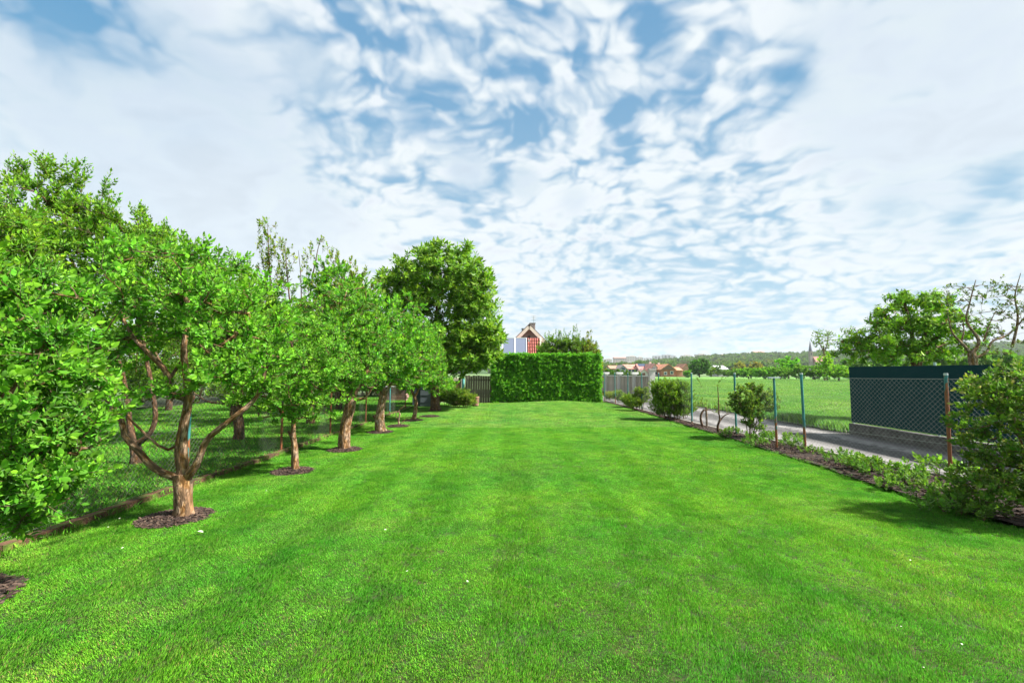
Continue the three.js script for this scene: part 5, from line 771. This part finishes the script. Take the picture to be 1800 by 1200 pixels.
farHouse('house with blue solar panels between the white gable and the brick barn', { x0: 1156, x1: 1172, eave: 651, ridge: 641, d: 170, deep: 9, wallC: [0.72, 0.45, 0.4], roofC: [0.55, 0.25, 0.2], solar: [0.25, 0.98, 0.15, 0.95], chimney: 1165 });
farHouse('brick barn with a brown boarded gable and a bright orange roof', { x0: 1163, x1: 1187, eave: 649, ridge: 640.5, d: 158, deep: 16, gable: true, wallC: [0.42, 0.17, 0.10], roofC: [0.62, 0.28, 0.16], windows: [[1181, 655, 0.8, 0.9], [1170, 656, 0.8, 0.8]] });
farHouse('low side wing of the brick barn with a sunlit orange roof', { x0: 1187.5, x1: 1199, eave: 651, ridge: 646, d: 160, deep: 8, wallC: [0.55, 0.25, 0.14], roofC: [0.62, 0.3, 0.18] });
farHouse('house with an orange roof between the brick barn and the big dark round tree', { x0: 1198, x1: 1214, eave: 649, ridge: 640, d: 176, gable: true, wallC: [0.6, 0.36, 0.27], roofC: [0.6, 0.3, 0.2] });
farHouse('low building with a white roof among the trees across the meadow', { x0: 1263, x1: 1279, eave: 649, ridge: 643, d: 190, wallC: [0.7, 0.7, 0.68], roofC: [0.82, 0.84, 0.86] });
{ // boarded triangle of the barn gable
  const d = 157.9, b = at(1175, 649, d); const m = new MB(b).tri(at(1163.6, 649, d), at(1186.4, 649, d), at(1175, 641, d)).build('gable_boarding', std([0.20, 0.13, 0.11], 0.9)); const barn = scene.children.find((o) => /brick barn with a brown/.test(o.userData.label ?? '')); barn.attach(m); m.name = 'gable_boarding'; m.position.copy(b.clone().sub(barn.position));
}
function farTree(label, px, top, d, rpx, { base = 661, tint = [1, 1, 1], twigs = 90, scale = 1, group = 'trees across the meadow', perTwig = 4, squash = 1, name = 'far_tree', category = 'tree', seed, bark = BARK.dark, up = 0.6, ry, trunkShow = 0.25 } = {}) {
  const k = d / FOCAL, T = at(px, top, d), b = V(T.x, -0.3, -d), h = T.y, r = rpx * k;
  return growTree({ name, label, category, group, seed: seed ?? Math.round(px * 3 + d), kind: 'far', twigs, perTwig, bark, scale: scale * Math.max(0.35, r * 0.22), up, twigR: r * 0.008, tint, sides: 6, stepLen: r * 0.4,
    limbs: [{ pts: [b, V(b.x, h * 0.3, b.z), V(b.x + r * 0.05, h * 0.65, b.z)], r0: r * 0.09, r1: r * 0.04 }, { pts: [V(b.x, h * 0.3, b.z), V(b.x + r * 0.4, h * 0.6, b.z)], r0: r * 0.05, r1: r * 0.02 }, { pts: [V(b.x, h * 0.3, b.z), V(b.x - r * 0.4, h * 0.6, b.z)], r0: r * 0.05, r1: r * 0.02 }],
    blobs: [[V(b.x, h * (0.5 + trunkShow * 0.4), b.z), [r, h * (0.5 - trunkShow * 0.4), r * squash], 4], [V(b.x + r * 0.3, h * 0.5, b.z + r * 0.2), [r * 0.6, h * 0.3, r * 0.6], 1], [V(b.x - r * 0.35, h * 0.45, b.z + r * 0.2), [r * 0.6, h * 0.3, r * 0.6], 1]] });
}
farTree('big round dark green tree standing between the village and the light bushes', 1229, 629, 140, 17, { tint: [0.55, 0.8, 0.8], twigs: 150, trunkShow: 0.1 });
[[1066, 647, 70, 12, [0.7, 0.8, 0.8]], [1085, 650, 72, 13, [0.75, 0.8, 0.8]], [1104, 652, 74, 12, [0.85, 0.85, 0.8]], [1118, 653, 78, 9, [0.9, 0.85, 0.8]]].forEach(([x, y, d, r, tint]) => farTree('rounded bush rising behind the boarded wall', x, y, d, r, { tint, name: 'far_bush', category: 'bush', group: 'bushes behind the boarded wall', twigs: 70, trunkShow: 0 }));
const bushes = [[1209, 650, 130, 8, [1.35, 1.55, 1.22], 'small bright bush left of the big round dark tree'], [1250, 644, 150, 9, [2.03, 1.62, 1.35], 'light yellow green bush right of the big round dark tree'], [1262, 639, 150, 7, [0.94, 1.01, 1.08], 'dark slim tree beside the low white roofed building'], [1278, 650, 150, 10, [1.22, 1.22, 1.22], 'green bush before the low white roofed building'], [1300, 636, 175, 13, [2.56, 1.28, 2.03], 'brownish tree in young leaf beyond the meadow, the nearest to the white roof'], [1328, 634, 180, 13, [2.70, 1.28, 2.16], 'brownish tree in young leaf beyond the meadow behind the long green thicket'], [1296, 649, 135, 14, [1.08, 1.22, 1.15], 'green bush at the end of the long thicket'], [1316, 647, 110, 18, [1.28, 1.55, 1.08], 'wide bright green bush of the thicket before the brownish trees'], [1345, 645, 105, 20, [1.22, 1.49, 1.08], 'wide green bush in the middle of the long thicket'], [1372, 645, 100, 18, [1.22, 1.42, 1.08], 'wide green bush of the thicket left of the round bright tree'], [1385, 627, 108, 21, [1.42, 1.96, 0.94], 'round bright green tree standing out of the long thicket'], [1408, 640, 98, 17, [1.49, 1.62, 1.08], 'light green bush of the thicket right of the round bright tree'], [1430, 644, 90, 20, [1.15, 1.28, 1.08], 'dark green bush of the thicket below the church spire'], [1452, 616, 80, 14, [2.56, 2.36, 0.81], 'slim lime yellow willow in front of the tall airy tree'], [1474, 640, 76, 20, [1.82, 1.89, 1.08], 'lime green bush beside the dark green screen'], [1448, 636, 110, 18, [1.08, 1.22, 1.22], 'dark bush behind the lime yellow willow'], [1500, 630, 90, 26, [1.08, 1.22, 1.08], 'dark green tree half hidden by the dark green screen'], [1560, 622, 90, 40, [1.01, 1.15, 1.08], 'broad dark tree standing far behind the dark green screen'], [1650, 618, 80, 46, [1.08, 1.15, 1.08], 'broad tree far behind the leafy cherry tree'], [1750, 622, 80, 50, [1.08, 1.15, 1.22], 'broad tree far behind the old crooked tree']];
bushes.forEach(([x, y, d, r, tint, label]) => farTree(label, x, y, d, r, { tint, name: /tree|willow/.test(label.split(' beyond')[0]) ? 'far_tree' : 'far_bush', category: /tree in|tree stand|tree far|slim tree|tree half|willow in/.test(label) ? 'tree' : 'bush', group: 'thicket across the meadow', trunkShow: 0.02, squash: 0.8, twigs: 95 }));
{ // tall airy tree
  const d = 84, b = at(1450, 660, d).setY(-0.3);
  growTree({ name: 'airy_tree', label: 'tall airy pale green tree rising behind the lime yellow willow', seed: 333, kind: 'far', twigs: 300, perTwig: 3, bark: BARK.grey, scale: 0.17, up: 0.9, twigR: 0.012, sides: 6, stepLen: 1, tint: [2.0, 1.6, 2.6], fill: 0.5, limbs: [{ pts: [b, at(1450, 640, d), at(1448, 610, d)], r0: 0.22, r1: 0.15 }, { pts: [at(1449, 620, d), at(1440, 600, d), at(1437, 585, d)], r0: 0.1, r1: 0.04 }, { pts: [at(1449, 620, d), at(1455, 600, d), at(1456, 582, d)], r0: 0.1, r1: 0.04 }], blobs: [blob(1440, 597, d, 13, 20, 1.4, 2), blob(1456, 598, d, 14, 22, 1.4, 2), blob(1449, 620, d, 16, 14, 1.3, 0.8)] });
}
{ // church
  const d = 420, k = d / FOCAL, b = at(1427, 660, d).setY(-0.3), t = thing('church', 'distant church tower with a dark pointed spire above the trees', 'church', b), yT = at(0, 617, d).y, yS = at(0, 598, d).y;
  new MB(b).box(b.x, yT / 2, b.z, 2.5, yT, 2.5).build('tower', plaster([0.40, 0.35, 0.31]), t);
  const c = new THREE.ConeGeometry(1.6, yS - yT, 8); c.translate(0, yT + (yS - yT) / 2 - b.y, 0); meshOf('spire', c, std([0.10, 0.10, 0.14], 0.7), t);
  new MB(b).box(b.x + 9, 5, b.z, 14, 10, 9).build('nave', plaster([0.6, 0.5, 0.42]), t); new MB(b).box(b.x, yT - 2.5, b.z + 1.27, 0.9, 2, 0.1).build('belfry_opening', std([0.05, 0.05, 0.06], 0.8), t);
  new MB(b).hexa([V(b.x + 2, 10.003, b.z + 5), V(b.x + 16.4, 10.003, b.z + 5), V(b.x + 16.4, 10.003, b.z - 5), V(b.x + 2, 10.003, b.z - 5)], [V(b.x + 2, 16, b.z + 0.1), V(b.x + 16.4, 16, b.z + 0.1), V(b.x + 16.4, 16, b.z - 0.1), V(b.x + 2, 16, b.z - 0.1)]).build('nave_roof', roofing([0.4, 0.2, 0.16]), t);
}
// ------------------------------------------------------------------ hill with woods and flats
const crest = [[-400, 632], [300, 634], [700, 636], [900, 640], [1060, 641], [1130, 639], [1200, 634], [1245, 629], [1300, 627], [1350, 625], [1420, 624], [1480, 622], [1600, 615], [1700, 610], [1800, 606], [2000, 602], [2600, 610]];
const crestY = (px) => { for (let k = 1; k < crest.length; k++) if (px <= crest[k][0]) { const [a, b] = crest[k - 1], [c, e] = crest[k]; return lerp(b, e, (px - a) / (c - a)); } return 610; };
const HD = 1150, hillTop = (px) => at(px, crestY(px) + 3, HD).y;
{
  const mb = new MB(), nx = 120, nz = 10;
  const hy = (px, f) => hillTop(px) * smoothstep(f, 0, 1) + (fbm(px * 0.03, f * 4, 3) - 0.5) * 6 * f;
  for (let j = 0; j <= nz; j++) for (let i = 0; i <= nx; i++) { const px = lerp(-600, 2700, i / nx), f = j / nz, d = lerp(430, HD, f), p = at(px, 640, d); mb.vert(p.x, lerp(-0.4, hy(px, f), f > 0 ? 1 : 0), -d, 0, 1, 0, p.x, d); }
  for (let i = 0; i <= nx; i++) { const px = lerp(-600, 2700, i / nx), p = at(px, 640, 1700); mb.vert(p.x, hillTop(px) * 0.6, -1700, 0, 1, 0, p.x, 1700); }
  for (let j = 0; j <= nz; j++) for (let i = 0; i < nx; i++) { const a = j * (nx + 1) + i, b = a + nx + 1; mb.i.push(a, a + 1, b + 1, a, b + 1, b); }
  const g = mb.geo(); g.computeVertexNormals(); tag(meshOf('hill', g, std([0.12, 0.19, 0.07], 1, { map: fieldTex })), 'long low wooded hill along the horizon', null, null, 'structure');
  const R = rng(606), crownG = mergeGeometries(SPRIG.far.map((s, k) => s.geo)), list = [];
  // a tree of the wood: a ball of leafy faces
  const lobes = []; for (let k = 0; k < 26; k++) { const dd = V(R() - 0.5, R() * 0.8 - 0.2, R() - 0.5).normalize().multiplyScalar(0.55 + R() * 0.4), s = 0.55 + R() * 0.3, q = new THREE.Quaternion().setFromUnitVectors(V(0, 1, 0), dd.clone().normalize()); lobes.push(crownG.clone().applyMatrix4(new M4().compose(dd, q, V(s, s, s)))); }
  const tree = mergeGeometries(lobes);
  for (let k = 0; k < 9000; k++) {
    const px = -300 + R() * 2700, f = Math.pow(R(), 0.9), d = lerp(450, HD + 30, Math.min(1, f)), ff = clamp((d - 430) / (HD - 430), 0, 1);
    const bare = px > 900 && px < 1150 && ff > 0.6; if (bare && R() < 0.75) continue;
    if (fbm(px * 0.02 + 3, ff * 5, 3) < 0.36) continue;
    const p = at(px, 640, d); list.push([V(p.x, hillTop(px) * smoothstep(ff, 0, 1) + 2.5, -d), 3.4 + R() * 3.2, R()]);
  }
  const im = new THREE.InstancedMesh(tree, LEAF, list.length); im.name = 'wood'; list.forEach(([p, s, v], k) => { im.setMatrixAt(k, new M4().compose(p, new THREE.Quaternion().setFromAxisAngle(V(0, 1, 0), v * 40), V(s, s * (0.8 + v * 0.4), s))); const tone = 0.6 + 0.5 * R(), young = R() < 0.14 ? 1.5 : 1; im.setColorAt(k, new THREE.Color().setRGB(tone * young, tone, tone)); });
  scene.add(im); tag(im, 'far woods covering the long low hill', 'wood', null, 'stuff');
}
[[1063, 1076, 631, 642, 0, 'pale pinkish block of flats at the hedge end of the skyline'], [1079, 1101, 629, 643, 1, 'long block of flats with a reddish roof on the hill'], [1103, 1119, 626, 641, 0, 'tall white block of flats stepping up beside the long reddish one'], [1120.5, 1131, 628, 641, 0, 'narrow cream block of flats beside the tall white one'], [1134, 1146, 629, 640, 2, 'pale blue grey block of flats half hidden in trees'], [1149, 1163, 625, 637, 2, 'grey and white striped tower block, first of the striped group'], [1166, 1181, 623.5, 636, 2, 'grey and white striped tower block, widest of the striped group'], [1182.5, 1189, 625, 636, 2, 'narrow dark striped tower block, last of the striped group'], [1199, 1217, 624.5, 636, 0, 'wide cream block of flats with a stepped roof'], [1224, 1242, 622.5, 634, 0, 'wide cream block of flats above the big round dark tree'], [1267, 1281, 624.5, 630, 1, 'low red roofed block of flats on the crest, lowest of the red roofed row'], [1285, 1298, 623.5, 630, 1, 'small red roofed block of flats on the crest, second of the red roofed row'], [1304, 1318, 622, 630, 1, 'red roofed block of flats among trees on the crest'], [1325, 1345, 619, 629, 1, 'long red roofed block of flats highest on the crest']].forEach(([x0, x1, top, bot, style, label], k) => {
  const d = 1120 + (k % 3) * 25, A = at(x0, top, d), B = at(x1, top, d), yb = at(x0, bot, d).y - 12, O = V((A.x + B.x) / 2, yb, -d), w = B.x - A.x, h = A.y - yb, t = thing('apartment_block', label, 'building', O, 'flats on the far hill');
  const wc = [[0.86, 0.80, 0.73], [0.80, 0.68, 0.6], [0.80, 0.81, 0.83]][style];
  new MB(O).box(O.x, yb + h / 2, -d - 6, w, h, 12).build('wall', plaster(wc), t);
  if (style === 1) new MB(O).hexa([V(A.x - 0.5, A.y + 0.01, -d + 0.6), V(B.x + 0.5, A.y + 0.01, -d + 0.6), V(B.x + 0.5, A.y + 0.01, -d - 12.6), V(A.x - 0.5, A.y + 0.01, -d - 12.6)], [V(A.x + 1, A.y + 3, -d - 5), V(B.x - 1, A.y + 3, -d - 5), V(B.x - 1, A.y + 3, -d - 7), V(A.x + 1, A.y + 3, -d - 7)]).build('roof', roofing([0.5, 0.27, 0.22]), t);
  else new MB(O).box(O.x + w * 0.1, A.y + 0.9, -d - 6, w * 0.5, 1.8, 8).build('roof_storey', plaster(wc.map((c) => c * 0.9)), t);
  const n = Math.max(3, Math.round(w / 4.5)); for (let q = 0; q < n; q++) { if (style === 2) { if (q % 2) new MB(O).box(A.x + (q + 0.5) / n * w, yb + h / 2 - 0.6, -d + 0.15, w / n * 0.8, h - 1.6, 0.3).build('balcony_stack', std([0.22, 0.22, 0.24], 0.8), t); } else for (let r = 0; r < 4; r++) { const y = A.y - 2.2 - r * 3.0; if (y < yb + 1) continue; new MB(O).box(A.x + (q + 0.5) / n * w, y, -d + 0.08, 1.7, 1.6, 0.16).build('window', std([0.16, 0.18, 0.22], 0.3), t); } }
});
scene.traverse((o) => { if (o.isMesh) { o.castShadow = true; o.receiveShadow = true; } });
// ------------------------------------------------------------------ small things on the lawn
{
  const white = std([0.6, 0.62, 0.5], 0.8), g = leafGeo(0.75, 0.2, 0.25, true); white.side = THREE.DoubleSide;
  const R = rng(5150);
  const drop = (px, py, s, label, group) => { const p = onGround(px, py, 0.0), m = new THREE.Mesh(g, white); m.name = numbered('fallen_petal'); m.position.set(p.x, lawnY(p.x, p.z) + 0.034, p.z); m.rotation.set(-Math.PI / 2 + (R() - 0.5) * 0.5, 0, R() * 6.28, 'YXZ'); m.rotation.y = R() * 6; m.scale.setScalar(s); m.castShadow = m.receiveShadow = true; scene.add(m); tag(m, label, 'petal', group); };
  drop(346, 942, 0.055, 'big white leaf lying alone on the lawn before the low forked apple tree');
  const l = 'small pale petal lying on the mown lawn';
  for (const [x, y] of [[210, 916], [190, 933], [217, 970], [675, 938], [717, 1012], [1585, 1110], [1745, 946], [1626, 1185], [1602, 990], [468, 868], [820, 1030], [1690, 1140]]) drop(x, y, 0.012 + R() * 0.012, l, 'petals on the lawn');
}
scene.fog = new THREE.FogExp2(new THREE.Color().setRGB(0.85, 0.93, 1), 0.00014);
renderer.render(scene, camera);
